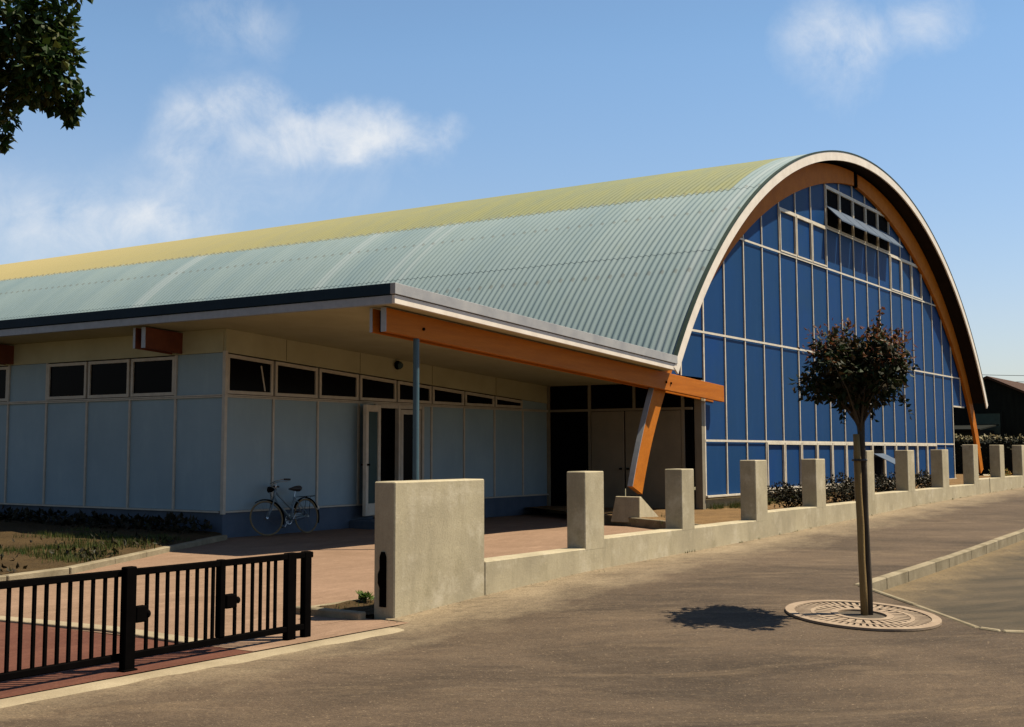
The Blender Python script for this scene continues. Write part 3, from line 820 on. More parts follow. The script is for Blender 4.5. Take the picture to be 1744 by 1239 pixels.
MB().box(X0-.05,X0+.05,Y0+.06,YL,.455,.486).build('base_flashing','frame_annex', annex)
MB().box(X0+.005,X0+.3,Y0+.31,YL,-.2,.452).box(X0+.004,X0+.018,Y0+.004,Y0+.309,-.2,.452).build('plinth','plinth', annex)
MB().box(X0-.034,X0+.031,Y0-.046,Y0+.03,.43,ZH+.03).build('corner_post','frame_annex', annex)
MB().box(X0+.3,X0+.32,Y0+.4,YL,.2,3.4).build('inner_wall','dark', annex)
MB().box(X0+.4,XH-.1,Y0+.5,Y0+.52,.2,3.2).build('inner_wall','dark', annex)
MB().box(X0,X0+.3,YL,62,-.2,zs(X0)).build('rear_wall','annex', annex)

# ------------------------------------------------------------------ street wall with pillars
wall = thing('street_wall', 'low stepped concrete wall carrying a row of square pillars along the pavement', 'wall', (9.57,7.546,0))
WY0, WY1 = 7.546, 7.80
PX = [(13.22,13.69),(15.87,16.27),(18.47,18.94),(21.13,21.60),(23.90,24.33),(26.55,27.05),(29.22,29.76),(32.05,32.51),(34.83,35.33)]+[(37.49+2.66*i,37.96+2.66*i) for i in range(9)]
PT = [1.345,1.343,1.447,1.45,1.593,1.60,1.613,1.735,1.737,1.74,1.745,1.86,1.86,1.87,1.87,1.95,1.95,2.0]
ST = [.437,.533,.531,.642,.647,.769,.77,.783,.895,.90,.91,1.0,1.0,1.02,1.03,1.1,1.1,1.15]
MB().box(9.572,11.10,WY0,WY1,-.3,1.298).build('pier','concrete', wall, bevel=.012)
prev = 11.104; base_poly = []
for i,((a,b_),t) in enumerate(zip(PX,PT)):
    st0 = ST[i]; st1 = ST[i+1] if i+1 < len(ST) else ST[i]
    base_poly += [(prev,st0),((a+b_)/2,st0),((a+b_)/2,st1)]
    MB().box(a,b_,WY0-.0012,WY1,min(st0,st1)-.03,t).build('pillar','concrete', wall, bevel=.011)
    prev = (a+b_)/2
bpl = [(11.104,-.3)]+[p for j,p in enumerate(base_poly) if j == 0 or p != base_poly[j-1]]+[(prev,-.3)]
MB().prism([(x,WY0,z) for x,z in bpl], (0,WY1-WY0-.004,0)).build('wall_base','concrete', wall, bevel=.010)
# black keeper slot on the pier end, for the gate
sl = []
for t in frange(0,math.pi,7): sl.append((WY0+.135-.035*math.cos(t), .605+.035*math.sin(t)))
pts = [(WY0+.10,.12),(WY0+.17,.12),(WY0+.17,.605)]
poly = [(9.569,y,z) for y,z in [(WY0+.095,.11),(WY0+.175,.11),(WY0+.175,.29),(WY0+.195,.33),(WY0+.195,.42),(WY0+.175,.46),(WY0+.175,.58),(WY0+.155,.63),(WY0+.115,.63),(WY0+.095,.58)]]
MB().prism(poly,(-.008,0,0)).build('gate_keeper','steel', wall)
MB().box(33.60,33.63,WY0-.004,WY0+.004,.4,.90).build('expansion_joint','dark', wall)

# ------------------------------------------------------------------ sliding gate
gate = thing('sliding_gate', 'low black steel barred gate slid partly open left of the concrete pier', 'gate', (5.3,7.5,0))
GY = 7.50
MB().box(-4.0,8.35,GY-.025,GY+.025,.672,.722).build('top_rail','steel', gate, bevel=.006)
MB().box(-4.0,8.32,GY-.025,GY+.025,.065,.115).build('bottom_rail','steel', gate, bevel=.006)
bars = [5.321,5.42,5.524,5.622,5.722,5.819,5.917,6.018,6.125,6.225,6.517,6.616,6.717,6.819,6.92,7.019,7.118,7.19,7.433,7.532,7.63,7.724,7.815,7.90]
bars += [5.321-.0995*i for i in range(1,50)]
bars = [x for x in bars if not (7.225 < x < 7.32)]
for x in bars: MB().box(x-.011,x+.011,GY-.011,GY+.011,.1155,.6715).build('bar','steel', gate)
for x0,x1,zb in ((7.24,7.305,.1155),(8.02,8.135,-.04),(8.235,8.325,-.02)):
    MB().box(x0,x1,GY-.03,GY+.03,zb,.728).build('stile','steel', gate, bevel=.008)
MB().box(7.308,7.43,GY-.035,GY+.035,.335,.445).tube([(7.43,GY,.39),(7.475,GY,.39)], .03, 10).build('lock_box','steel', gate, bevel=.008)
gp = thing('gate_post', 'thick black steel guide post standing against the barred gate', 'post', (6.345,7.40,-.05))
MB().box(6.235,6.338,7.40,7.466,-.12,.748).build('post','steel', gp, bevel=.008)
MB().box(6.220,6.352,7.385,7.47,-.12,.012).build('foot_plate','steel', gp, bevel=.006)
MB().box(6.341,6.445,7.405,7.462,.335,.455).tube([(6.445,7.43,.39),(6.48,7.43,.39)], .032, 10).build('guide_roller','steel', gp, bevel=.008)

# ------------------------------------------------------------------ bicycle (local frame: forward = +x, wheels on z=0)
def bicycle(loc):
    b = thing('bicycle', 'pale blue step-through bicycle with tan tyres leaning on the annex wall', 'bicycle', loc, (R(7),0,math.pi))
    def bd(mb, name, m, parent, **k): return mb.build(name, m, parent, world=False, **k)
    RW = .33
    st = Vector((.80,0,.88)); ax = Vector((.27,0,-.62)).normalized()     # steering axis (from head tube down)
    rotm = Matrix.Rotation(R(24), 4, ax)
    def steer(mb):
        mb.v = [tuple(rotm @ (Vector(v)-st) + st) for v in mb.v]; return mb
    def wheel(c, front):
        c = Vector(c); f = steer if front else (lambda m: m)
        mb = MB(); w = bd(f(mb.ring(c, RW-.011, 'y', .0145, 56, 8)), 'front_wheel' if front else 'rear_wheel', 'rubber', b, smooth=True)
        bd(f(MB().ring(c, RW-.029, 'y', .007, 56, 6)), 'rim', 'spoke', w, smooth=True)
        sp = MB()
        for i in range(18):
            a = 2*math.pi*i/18; s = .03*(1 if i%2 else -1)
            p = c+Vector((math.cos(a),0,math.sin(a)))*(RW-.04); q = c+Vector((.02*math.cos(a+1.4),s,.02*math.sin(a+1.4)))
            sp.tube([q,p], .0016, 4)
        bd(f(sp), 'spokes', 'spoke', w)
        bd(f(MB().tube([c+Vector((0,-.05,0)),c+Vector((0,.05,0))], .022, 10)), 'hub', 'chrome', w)
        return w
    wheel((0,0,RW), False); wheel((1.08,0,RW), True)
    bb = Vector((.44,0,.28)); seat = Vector((.29,0,.70)); ht = Vector((.80,0,.86)); hb = Vector((.85,0,.70))
    fr = MB().tube([bb,seat], .021, 10).tube([ht,hb], .026, 10).tube([hb,bb], .022, 10).tube([ht+Vector((.01,0,-.05)), bb.lerp(seat,.42)], .019, 10)
    fr.tube([Vector((0,0,RW)),bb], .011, 8)
    for s in (-1,1):
        fr.tube([Vector((0,s*.06,RW)),bb+Vector((0,s*.03,0))], .010, 8); fr.tube([Vector((0,s*.06,RW)),seat+Vector((0,s*.02,-.03))], .009, 8)
    bd(fr, 'frame', 'bikeframe', b, smooth=True)
    fk = MB()
    for s in (-1,1): fk.tube([hb+Vector((.01,s*.05,0)),Vector((.97,s*.055,.48)),Vector((1.08,s*.06,RW))], [.014,.012,.009], 8)
    fk.tube([hb+Vector((.01,-.055,0)),hb+Vector((.01,.055,0))], .016, 8)
    bd(steer(fk), 'fork', 'bikeframe', b, smooth=True)
    hbm = MB().tube([ht, ht+Vector((-.035,0,.10)), ht+Vector((.03,0,.13))], .013, 8)
    hbm.tube([ht+Vector((-.20,-.27,.10)),ht+Vector((-.05,-.25,.12)),ht+Vector((.04,-.10,.13)),ht+Vector((.04,.10,.13)),ht+Vector((-.05,.25,.12)),ht+Vector((-.20,.27,.10))], .011, 8)
    h = bd(steer(hbm), 'handlebar', 'chrome', b, smooth=True)
    for s in (-1,1): bd(steer(MB().tube([ht+Vector((-.21,s*.272,.099)),ht+Vector((-.08,s*.255,.117))], .018, 10)), 'grip', 'blackplastic', h)
    for s in (-1,1): bd(steer(MB().tube([ht+Vector((-.16,s*.262,.065)),ht+Vector((-.02,s*.2,.09)),ht+Vector((.04,s*.1,.10))], .006, 6)), 'brake_lever', 'chrome', h)
    lmp = MB().tube([ht+Vector((.03,0,.0)),ht+Vector((.07,0,.0)),ht+Vector((.14,0,.0)),ht+Vector((.15,0,.0))], [.02,.045,.055,.05], 12)
    bd(steer(lmp), 'headlamp', 'steel', b, smooth=True)
    cb = MB().tube([ht+Vector((.03,-.03,.10)),ht+Vector((.13,-.04,.06)),ht+Vector((.10,-.03,-.12)),hb+Vector((.05,-.04,-.02))], .004, 5)
    cb.tube([ht+Vector((.03,.03,.10)),ht+Vector((.17,.03,.04)),ht+Vector((.12,.03,-.14)),hb+Vector((.02,.03,0))], .004, 5)
    bd(steer(cb), 'brake_cable', 'blackplastic', b)
    sd = MB()
    sd.tube([(.13,0,.855),(.16,0,.86),(.24,0,.862),(.34,0,.86),(.42,0,.858)], [.055,.095,.085,.045,.024], 12)
    sd.v = [(x,y,.855+(z-.858)*.62) for x,y,z in sd.v]
    s_ = bd(sd, 'saddle', 'blackplastic', b, smooth=True)
    bd(MB().tube([seat,seat+Vector((-.035,0,.145))], .012, 8), 'seat_post', 'chrome', b)
    bd(MB().ring((.2,-.05,.825), .022, 'x', .004, 12, 5).ring((.2,.05,.825), .022, 'x', .004, 12, 5), 'saddle_spring', 'steel', s_)
    def guard(c, r, a0, a1, front, nm):
        g = MB(); c = Vector(c); n = 18; vs = []
        for i in range(n+1):
            a = R(a0+(a1-a0)*i/n); d = Vector((math.cos(a),0,math.sin(a)))
            for (dy,dr) in ((-.028,-.012),(-.018,.004),(.018,.004),(.028,-.012)): vs.append(c+d*(r+dr)+Vector((0,dy,0)))
        g.add(vs, [(4*i+e,4*i+e+1,4*i+e+5,4*i+e+4) for i in range(n) for e in range(3)])
        return bd(steer(g) if front else g, nm, 'steel', b, smooth=True)
    guard((1.08,0,RW), RW+.028, 62, 205, True, 'front_mudguard')
    rg = guard((0,0,RW), RW+.028, -5+30, 205, False, 'rear_mudguard')
    bd(MB().tube([(-.33,0,.44),(-.36,0,.47),(-.345,0,.51)], [.02,.03,.02], 10), 'rear_reflector', 'white', rg)
    rk = MB()
    for s in (-.05,-.017,.017,.05): rk.tube([(.18,s,.70),(-.24,s,.705)], .005, 6)
    for x in (.18,.04,-.1,-.24): rk.tube([(x,-.055,.70),(x,.055,.70)], .005, 6)
    for s in (-1,1): rk.tube([(-.1,s*.055,.70),(-.01,s*.065,RW)], .005, 6)
    bd(rk, 'luggage_rack', 'steel', b)
    cr = MB().ring(bb+Vector((0,-.05,0)), .085, 'y', .006, 28, 5)
    for i in range(5):
        a = 2*math.pi*i/5; cr.tube([bb+Vector((0,-.05,0)), bb+Vector((.085*math.cos(a),-.05,.085*math.sin(a)))], .005, 5)
    ck = bd(cr, 'chainwheel', 'chrome', b)
    dn = Vector((.10,0,-.14)).normalized()
    bd(MB().tube([bb+Vector((0,-.065,0)),bb+dn*.165+Vector((0,-.075,0))], .009, 8), 'crank_arm', 'chrome', ck)
    bd(MB().tube([bb+Vector((0,.065,0)),bb-dn*.165+Vector((0,.075,0))], .009, 8), 'crank_arm', 'chrome', ck)
    for s,d in ((-1,dn*.165),(1,-dn*.165)):
        c = bb+d+Vector((0,s*.125,0)); bd(MB().box(c.x-.045,c.x+.045,c.y-.045,c.y+.045,c.z-.012,c.z+.012), 'pedal', 'blackplastic', ck)
    bd(MB().tube([bb+Vector((0,-.05,.082)),Vector((0,-.05,RW+.032))], .004, 5).tube([bb+Vector((0,-.05,-.082)),Vector((0,-.05,RW-.032))], .004, 5), 'chain', 'steel', b)
    bd(MB().box(.02,.5,-.066,-.058,RW+.0,RW+.065), 'chain_guard', 'bikeframe', b)
    return b
bicycle((18.38,16.62,.012))

# ------------------------------------------------------------------ plants
def rnd_unit():
    while True:
        v = Vector((random.uniform(-1,1),random.uniform(-1,1),random.uniform(-1,1)))
        if .05 < v.length < 1: return v.normalized()
def clump(mb, c, r, n, l, w, droop=.35, flat=1.0):
    c = Vector(c)
    for _ in range(n):
        d = rnd_unit(); rr = r*random.random()**.45
        p = c+Vector((d.x*rr,d.y*rr,d.z*rr*flat))
        dd = (d*.6+rnd_unit()*.7+Vector((0,0,-droop))).normalized()
        s = random.uniform(.65,1.2)
        mb.leaf(p, dd, rnd_unit()*.6+Vector((0,0,1)), l*s, w*s)

# street tree
st = thing('street_tree', 'small round-headed dark plum tree with reddish shoots tied to a stake', 'tree', (12.88,4.10,-.08))
trunk = MB().tube([(12.880,4.085,-.12),(12.872,4.078,.35),(12.826,4.076,.85),(12.786,4.066,1.35),(12.73,4.065,1.7),(12.69,4.06,1.92)], [.036,.031,.029,.028,.032,.044], 10)
trunk.build('trunk','bark', st, smooth=True)
cc = Vector((12.685,4.06,2.37)); br = MB()
crown = MB(); red = MB()
rightv = Vector((.572,-.82,0)); 
tips = []
for i in range(54):
    a = random.uniform(0,2*math.pi); el = random.uniform(-.32,1.25)
    d = Vector((math.cos(a)*math.cos(el),math.sin(a)*math.cos(el),math.sin(el)))
    rad = random.choice((random.uniform(.30,.48),random.uniform(.50,.66)))
    if el < 0: rad *= .92
    tip = cc+Vector((d.x*rad,d.y*rad,d.z*rad*.88-.06))
    base = Vector((12.69,4.06,1.86+random.uniform(-.08,.16)))
    mid = base.lerp(tip,.5)+Vector((0,0,.07))+rnd_unit()*.04
    br.tube([base,mid,tip], [.013,.008,.003], 5)
    tips.append((tip,d)); 
for tip,d in tips:
    n = random.randint(34,60)
    clump(crown, tip-d*.06, random.uniform(.09,.15), n, .082, .054, .3)
    if tip.z > cc.z+.08:
        clump(red, tip+d*.05, .12, random.randint(10,26), .055, .026, -.1)
clump(crown, cc+Vector((0,0,-.05)), .43, 1350, .080, .052, .3, .74)
for (dx,dz,h) in ((.20,.42,.26),(-.12,.36,.16),(-.28,.30,.16),(.36,.26,.14)):     # upright leading shoots
    b0 = cc+rightv*dx+Vector((0,0,dz)); t0 = b0+rightv*.05+Vector((0,0,h)); br.tube([b0,t0], [.005,.002], 5)
    for k in range(16):
        p = b0.lerp(t0, k/15); (red if k > 7 else crown).leaf(p, rnd_unit()+Vector((0,0,.4)), rnd_unit(), .06, .034)
for (dx,dz) in ((-.2,-.50),(.14,-.46),(.5,-.42),(.46,-.30),(-.58,-.16),(-.55,-.10),(.58,.05)):     # hanging side shoots
    p0 = cc+rightv*dx*.8+Vector((0,0,dz+.22)); t0 = cc+rightv*dx+Vector((0,0,dz)); br.tube([p0,p0.lerp(t0,.5)+rightv*.02,t0], [.005,.004,.002], 5)
    for k in range(12): crown.leaf(p0.lerp(t0,k/11), rnd_unit()+Vector((0,0,-.5)), rnd_unit(), .065, .038)
br.build('branches','bark', st, smooth=True); nf_ = len(crown.f); crown.add(red.v, red.f); cr_ = crown.build('crown','leaf_small', st)
cr_.data.materials.append(M['leaf_red'])
for p in cr_.data.polygons:
    if p.index >= nf_: p.material_index = 1
sk_ = thing('tree_stake', 'weathered round wooden stake beside the thin plum tree trunk', 'stake', (12.80,4.20,-.07))
MB().tube([(12.828,4.118,-.2),(12.808,4.116,.2),(12.792,4.120,.5),(12.758,4.110,.85),(12.728,4.112,1.2),(12.690,4.100,1.5),(12.672,4.10,1.76)], [.036,.037,.035,.036,.033,.034,.032], 12).build('stake_pole','stakewood', sk_, smooth=True)
tb = MB()
for z,x,y in ((1.50,12.715,4.088),): 
    n = 14; pts = [(x+.074*math.cos(2*math.pi*k/n), y+.066*math.sin(2*math.pi*k/n), z) for k in range(n)]
    tb.tube(pts, .012, 6, closed=True)
tb.build('rubber_tie','blackplastic', sk_)

# tree grate, laid to the slope of the pavement
GC = Vector((12.76,4.12,0)); GC.z = tz(GC.x,GC.y)+.006
gsx = (tz(GC.x+.5,GC.y)-tz(GC.x-.5,GC.y)); gsy = .06
gr = thing('tree_grate', 'round slotted cast iron tree grate set in the pavement', 'tree grate', GC)
def gpt(r, a, z): 
    x = r*math.cos(a); y = r*math.sin(a); return (GC.x+x, GC.y+y, GC.z+gsx*x+gsy*y+z)
def annulus(r0,r1,z0,z1,n=72):
    mb = MB(); vs = []
    for i in range(n):
        a = 2*math.pi*i/n; vs += [gpt(r0,a,z1),gpt(r1,a,z1),gpt(r1,a,z0),gpt(r0,a,z0)]
    return mb.add(vs, [(4*i+e,4*((i+1)%n)+e,4*((i+1)%n)+(e+1)%4,4*i+(e+1)%4) for i in range(n) for e in range(4)])
annulus(.655,.745,0,.022).build('outer_rim','iron', gr)
gm = annulus(.46,.50,0,.016); m2 = annulus(.235,.30,0,.02); gm.add(m2.v, m2.f)
for i in range(56):
    a = 2*math.pi*i/56; da = .020
    for r0,r1,k in ((.502,.653,.7),(.302,.458,1.0)):
        if k == 1.0 and i % 2: continue
        q = []
        for z in (0,.013):
            for (r,s) in ((r0,-1),(r1,-1),(r1,1),(r0,1)):
                q.append(gpt(r, a+s*(.030 if k<1 else .066)*(.60/ r if k<1 else .5/ r*.8), z))
        gm.hexa(q)
gm.build('slotted_ring','iron', gr)
MB().add([gpt(.654,2*math.pi*i/40,.001) for i in range(40)], [tuple(range(40))]).build('planting_pit','bark', gr)

# overhanging plane tree at the left, only its lowest boughs reach into the photograph
pt = thing('plane_tree', 'large leafy tree whose dark green boughs hang in from the upper left', 'tree', (7.0,14.6,.1))
MB().tube([(7.0,14.6,0),(7.02,14.55,1.6),(6.95,14.5,3.2),(7.0,14.4,5.2),(7.05,14.3,7.4),(7.0,14.4,9.5)], [.30,.23,.20,.17,.12,.05], 14).build('trunk','bigbark', pt, smooth=True)
hang = [(8.01,11.47,6.14,0.30),(8.30,11.37,6.20,0.30),(8.78,11.76,6.46,0.17),(8.36,12.06,5.95,0.33),(8.21,11.27,5.77,0.31),(8.54,11.41,5.96,0.19),(8.45,11.75,5.65,0.26),(8.35,11.20,5.61,0.20),(8.49,12.23,5.68,0.23),(8.16,11.44,5.43,0.12),(8.51,11.51,5.44,0.13),(8.69,11.49,5.46,0.15),(8.73,11.27,5.52,0.09),(8.77,11.56,5.38,0.11),(8.88,11.73,5.33,0.05),(8.60,12.54,5.52,0.15),(8.20,11.79,5.17,0.09),(8.42,12.23,5.16,0.07),(8.46,12.29,5.05,0.04),(7.83,12.16,6.16,0.58),(7.68,11.89,5.43,0.37),(8.47,12.51,7.17,0.54),(8.37,11.29,6.80,0.38),(7.64,12.35,7.00,0.77)]
lb = MB(); lc = MB()
for (x,y,z,r) in hang:
    c = Vector((x,y,z))
    if r > .2:
        s0 = Vector((7.0,14.4,min(7.2,z+.3))); mid = s0.lerp(c,.6)+Vector((0,0,.35)); lb.tube([s0,mid,c], [.05,.028,.01], 7)
    n = max(22, int(4300*r*r*r**.1)) if r < .2 else (int(3300*r*r*r**.1) if r < .35 else int(1500*r*r))
    clump(lc, c, r, n, .125, .085, .55)
np_ = Vector((.83,-.56,0))      # keep the rest of the crown to the side of the open sky
k = 0
while k < 95:
    d = rnd_unit(); c = Vector((6.9+d.x*3.1, 14.6+d.y*3.1, 8.0+d.z*2.9))
    if c.dot(np_) > -1.45 or c.z < 5.0: continue
    if k < 40: lb.tube([Vector((7,14.4,random.uniform(5,8))),c], [.06,.015], 6)
    clump(lc, c, .65, 95, .13, .09, .5); k += 1
lb.build('boughs','bigbark', pt, smooth=True); lc.build('crown','leaf_big', pt)

# shrubs between wall and gable
def shrub(name, x, y, r, h, label, leaf='leaf_bush', n=520):
    o = thing(name, label, 'shrub', (x,y,bedz(x,y)), group='low shrubs along the foot of the blue gable')
    z0 = bedz(x,y); f = MB(); s = MB()
    for i in range(13):
        a = random.uniform(0,2*math.pi); rr = r*random.uniform(.2,.8); c = Vector((x+rr*math.cos(a),y+rr*math.sin(a),z0+h*random.uniform(.25,.9)))
        s.tube([(x,y,z0-.02),c], [.012,.005], 5); clump(f, c, r*.40, int(n/13*2.6), .085, .055, .0)
    s.build('stems','bark', o); f.build('foliage',leaf, o); return o
shrub('low_shrub', 28.75,10.9,.62,.50,'dark shrub seen in the gap after the third pillar')
shrub('low_shrub', 32.35,10.9,.72,.60,'largest dark shrub in the gap after the fourth pillar, left of the stake',n=650)
shrub('low_shrub', 36.7,10.9,.75,.45,'shrub below the propped open window of the gable',n=620)
shrub('low_shrub', 40.5,10.9,.60,.34,'small shrub in the gap after the sixth pillar')
shrub('flowering_bush', 44.6,9.6,.42,.42,'small yellow-flowering bush at the right corner of the blue gable','flower',380)
shrub('flowering_bush', 49.2,9.9,.35,.30,'tiny yellow-flowering bush near the right foot of the arch','flower',240)
wd = thing('weed', 'small green weed in the soil patch behind the pier', 'plant', (10.28,8.55,.03))
wm = MB()
for i in range(60):
    a = random.uniform(0,6.28); wm.leaf((10.28+random.uniform(-.06,.06),8.5+random.uniform(-.06,.06),.04+random.random()*.07),(math.cos(a),math.sin(a),.7),(0,0,1),.085,.035)
wm.build('foliage','weed', wd)
sw_ = MB()
for i in range(7): sw_.tube([(10.28,8.5,.0),(10.28+random.uniform(-.05,.05),8.5+random.uniform(-.05,.05),.12)], .004, 4)
sw_.build('stems','weed', wd)

# grass (stuff)
gs = MB()
def tuft(x,y,z,n,h,sp):
    for _ in range(n):
        a = random.uniform(0,6.28); rr = sp*random.random()**.6; px,py = x+rr*math.cos(a),y+rr*math.sin(a)
        l = h*random.uniform(.5,1.2); lean = random.uniform(0,.6); b_ = random.uniform(0,6.28); w = .006
        t = (px+math.cos(b_)*l*lean,py+math.sin(b_)*l*lean,z+l); sx_,sy_ = -math.sin(b_)*w,math.cos(b_)*w
        gs.add([(px-sx_,py-sy_,z-.01),(px+sx_,py+sy_,z-.01),t],[(0,1,2)])
for _ in range(95):
    x = random.uniform(28.2,36); y = random.uniform(12.1,12.75); tuft(x,y,bedz(x,y),22,.16 if y > 12.4 else .1,.14)
for _ in range(60):
    x = random.uniform(22.5,40); y = random.uniform(8.0,12.4); tuft(x,y,bedz(x,y),9,.07,.12)
for _ in range(620):
    x = random.uniform(2,15); t = random.uniform(.08,.36); p = soil(x,t)
    if mnoise.noise(Vector((x*.45,p[1]*.45,7))) < -.05: continue
    tuft(p[0],p[1],p[2],34,.085,.22)
for _ in range(26):
    x = random.uniform(9.55,10.8); tuft(x,random.uniform(7.9,8.6),.03,5,.05,.08)
for _ in range(70):
    x = random.uniform(15,70); tuft(x, 7.52, tz(x,7.5), 4, .035, .02)
struct(gs.build('grass','grass'), 'stuff')
gc = MB()
for _ in range(2600):  # dark leaves added along the wall to deepen the shade under the eaves
    y = random.uniform(17.15,36); x = X0-.08-abs(random.gauss(0,.45))
    if x < 14.6 or y < kl_y(x)+.25: continue
    gc.leaf((x,y,random.uniform(.12,.34)), rnd_unit()+Vector((0,0,.2)), Vector((0,0,1))+rnd_unit()*.5, .14, .09)
for _ in range(1500):
    x = random.uniform(4,14.5); t = random.uniform(.03,.34); p = soil(x,t)
    if mnoise.noise(Vector((x*.8,p[1]*.8,3))) < .02: continue
    gc.leaf((p[0],p[1],p[2]+random.uniform(0,.05)), rnd_unit()+Vector((0,0,.5)), Vector((0,0,1))+rnd_unit()*.7, .09, .05)
struct(gc.build('ground_cover_shade_leaves','leaf_bush'), 'stuff')
# loose dirt at the foot of the wall and scattered grit on the pavement (stuff)
pb = MB()
def pebble(x,y,z,r):
    vs = [Vector((random.uniform(.6,1)*r*a,random.uniform(.6,1)*r*b_,random.uniform(.5,.8)*r*c)) + Vector((x,y,z)) for a,b_,c in ((1,0,0),(-1,0,0),(0,1,0),(0,-1,0),(0,0,1),(0,0,-.4))]
    pb.add(vs, [(0,2,4),(2,1,4),(1,3,4),(3,0,4),(2,0,5),(1,2,5),(3,1,5),(0,3,5)])
for _ in range(700):
    x = random.uniform(9.3,45); y = 7.545-abs(random.gauss(0,.10)); pebble(x,y,tz(x,y),random.uniform(.004,.014))
for _ in range(2600):
    x = random.choice((random.uniform(4.5,14),random.uniform(4.5,26))); y = random.uniform(2.5,7.4)
    n_ = sum(1 for p,n in bay_planes if (Vector((x,y,0))-p).dot(n) > -.15)
    if n_ == len(bay_planes): continue
    pebble(x,y,tz(x,y),random.choice((.002,.003,.004,.0055)))
for _ in range(160):
    x = random.uniform(8.5,26); y = random.uniform(8.7,15); pebble(x,y,.0,random.uniform(.005,.014))
for _ in range(150):
    x = random.uniform(15,40); y = 4.68-abs(random.gauss(0,.12)); pebble(x,y,tz(x,y)-.13,random.uniform(.005,.016))
struct(pb.build('grit','kerb'), 'stuff')

# ------------------------------------------------------------------ right-hand background
barn = thing('barn', 'dark boarded barn with a brown tiled roof beyond the right end of the hall', 'barn', (66,14.7,.5))
g = [(66,8.2,.3),(66,20.5,.3),(66,20.5,2.4),(66,14.7,5.10),(66,8.2,2.05)]
MB().prism(g, (16,0,0)).build('wall','barnwood', barn)
MB().hexa([(65.7,14.7,5.13),(83,14.7,5.13),(83,7.6,1.79),(65.7,7.6,1.79),(65.7,14.7,5.25),(83,14.7,5.25),(83,7.6,1.91),(65.7,7.6,1.91)]).hexa([(65.7,14.71,5.13),(65.7,21,2.2),(83,21,2.2),(83,14.71,5.13),(65.7,14.71,5.25),(65.7,21,2.32),(83,21,2.32),(83,14.71,5.25)]).build('roof','tile', barn)
bw = MB().box(65.93,65.99,14.1,14.2,2.3,3.5).box(65.93,65.99,15.4,15.5,2.3,3.5).box(65.93,65.99,14.2,15.4,3.4,3.5).box(65.93,65.99,14.2,15.4,2.3,2.4).build('window','barnwood', barn)
MB().box(65.95,65.98,14.2,15.4,2.4,3.4).build('pane','greenpane', bw)
shed = thing('lean_to_shed', 'low dark corrugated shed between the hall and the barn', 'shed', (62,18,.5))
MB().box(62,65.5,14.4,24,.3,2.55).build('wall','barnwood', shed)
MB().hexa([(61.7,14.2,2.52),(65.6,14.2,2.8),(65.6,24.2,2.8),(61.7,24.2,2.52),(61.7,14.2,2.58),(65.6,14.2,2.86),(65.6,24.2,2.86),(61.7,24.2,2.58)]).build('roof','barnwood', shed)
hd = thing('garden_hedge', 'dark clipped hedge with a sunlit top in front of the barn', 'hedge', (58,12,.5))
hm = MB(); core = MB()
for i in range(70):
    y = 7.9+i*.19; zt = 2.08+.05*mnoise.noise(Vector((y*1.7,0,0)))
    for z in frange(.5,zt-.1,7): clump(hm, (58+random.uniform(-.2,.2),y,z), .26, 12, .13, .08, 0)
    clump(hm, (58.05,y,zt-.05), .16, 22, .10, .06, -.3, .4)
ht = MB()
for i in range(330):  # paler leaves added along the top, sunlight put into their colour
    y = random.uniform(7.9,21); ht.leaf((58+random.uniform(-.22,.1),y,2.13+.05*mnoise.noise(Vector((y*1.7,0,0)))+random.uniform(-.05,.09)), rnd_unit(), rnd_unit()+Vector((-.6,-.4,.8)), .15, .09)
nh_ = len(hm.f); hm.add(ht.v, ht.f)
hm.build('foliage','leaf_hedge', hd)
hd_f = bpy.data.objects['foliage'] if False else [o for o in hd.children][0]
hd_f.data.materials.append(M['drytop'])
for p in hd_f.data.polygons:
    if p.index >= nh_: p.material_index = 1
MB().box(57.85,58.25,8.0,21,.3,1.9).build('inner_twigs','barnwood', hd)
cab = thing('overhead_cable', 'thin overhead cable strung across the sky above the barn', 'cable', (117,24,7.6))
cbm = MB()
for dz in (0,.55): cbm.tube([(110+i*2.2, 34.5-i*3.2, 7.9+dz-.02*i-.35*math.sin(math.pi*i/9)) for i in range(10)], .022, 5)
cbm.build('wire','steel', cab)

# ------------------------------------------------------------------ light, sky, camera
SUN_EL = R(60.5); SX, SYY = .66, -.75
sl_ = math.hypot(SX,SYY); SX/=sl_; SYY/=sl_
sd = Vector((SX*math.cos(SUN_EL), SYY*math.cos(SUN_EL), math.sin(SUN_EL)))
L = bpy.data.lights.new('sun','SUN'); L.energy = 5.0; L.angle = R(.53); L.color = (1.0,.88,.68)
lo = bpy.data.objects.new('sun', L); COL.objects.link(lo); lo.rotation_euler = sd.to_track_quat('Z','Y').to_euler(); lo.location = (30,-20,40)

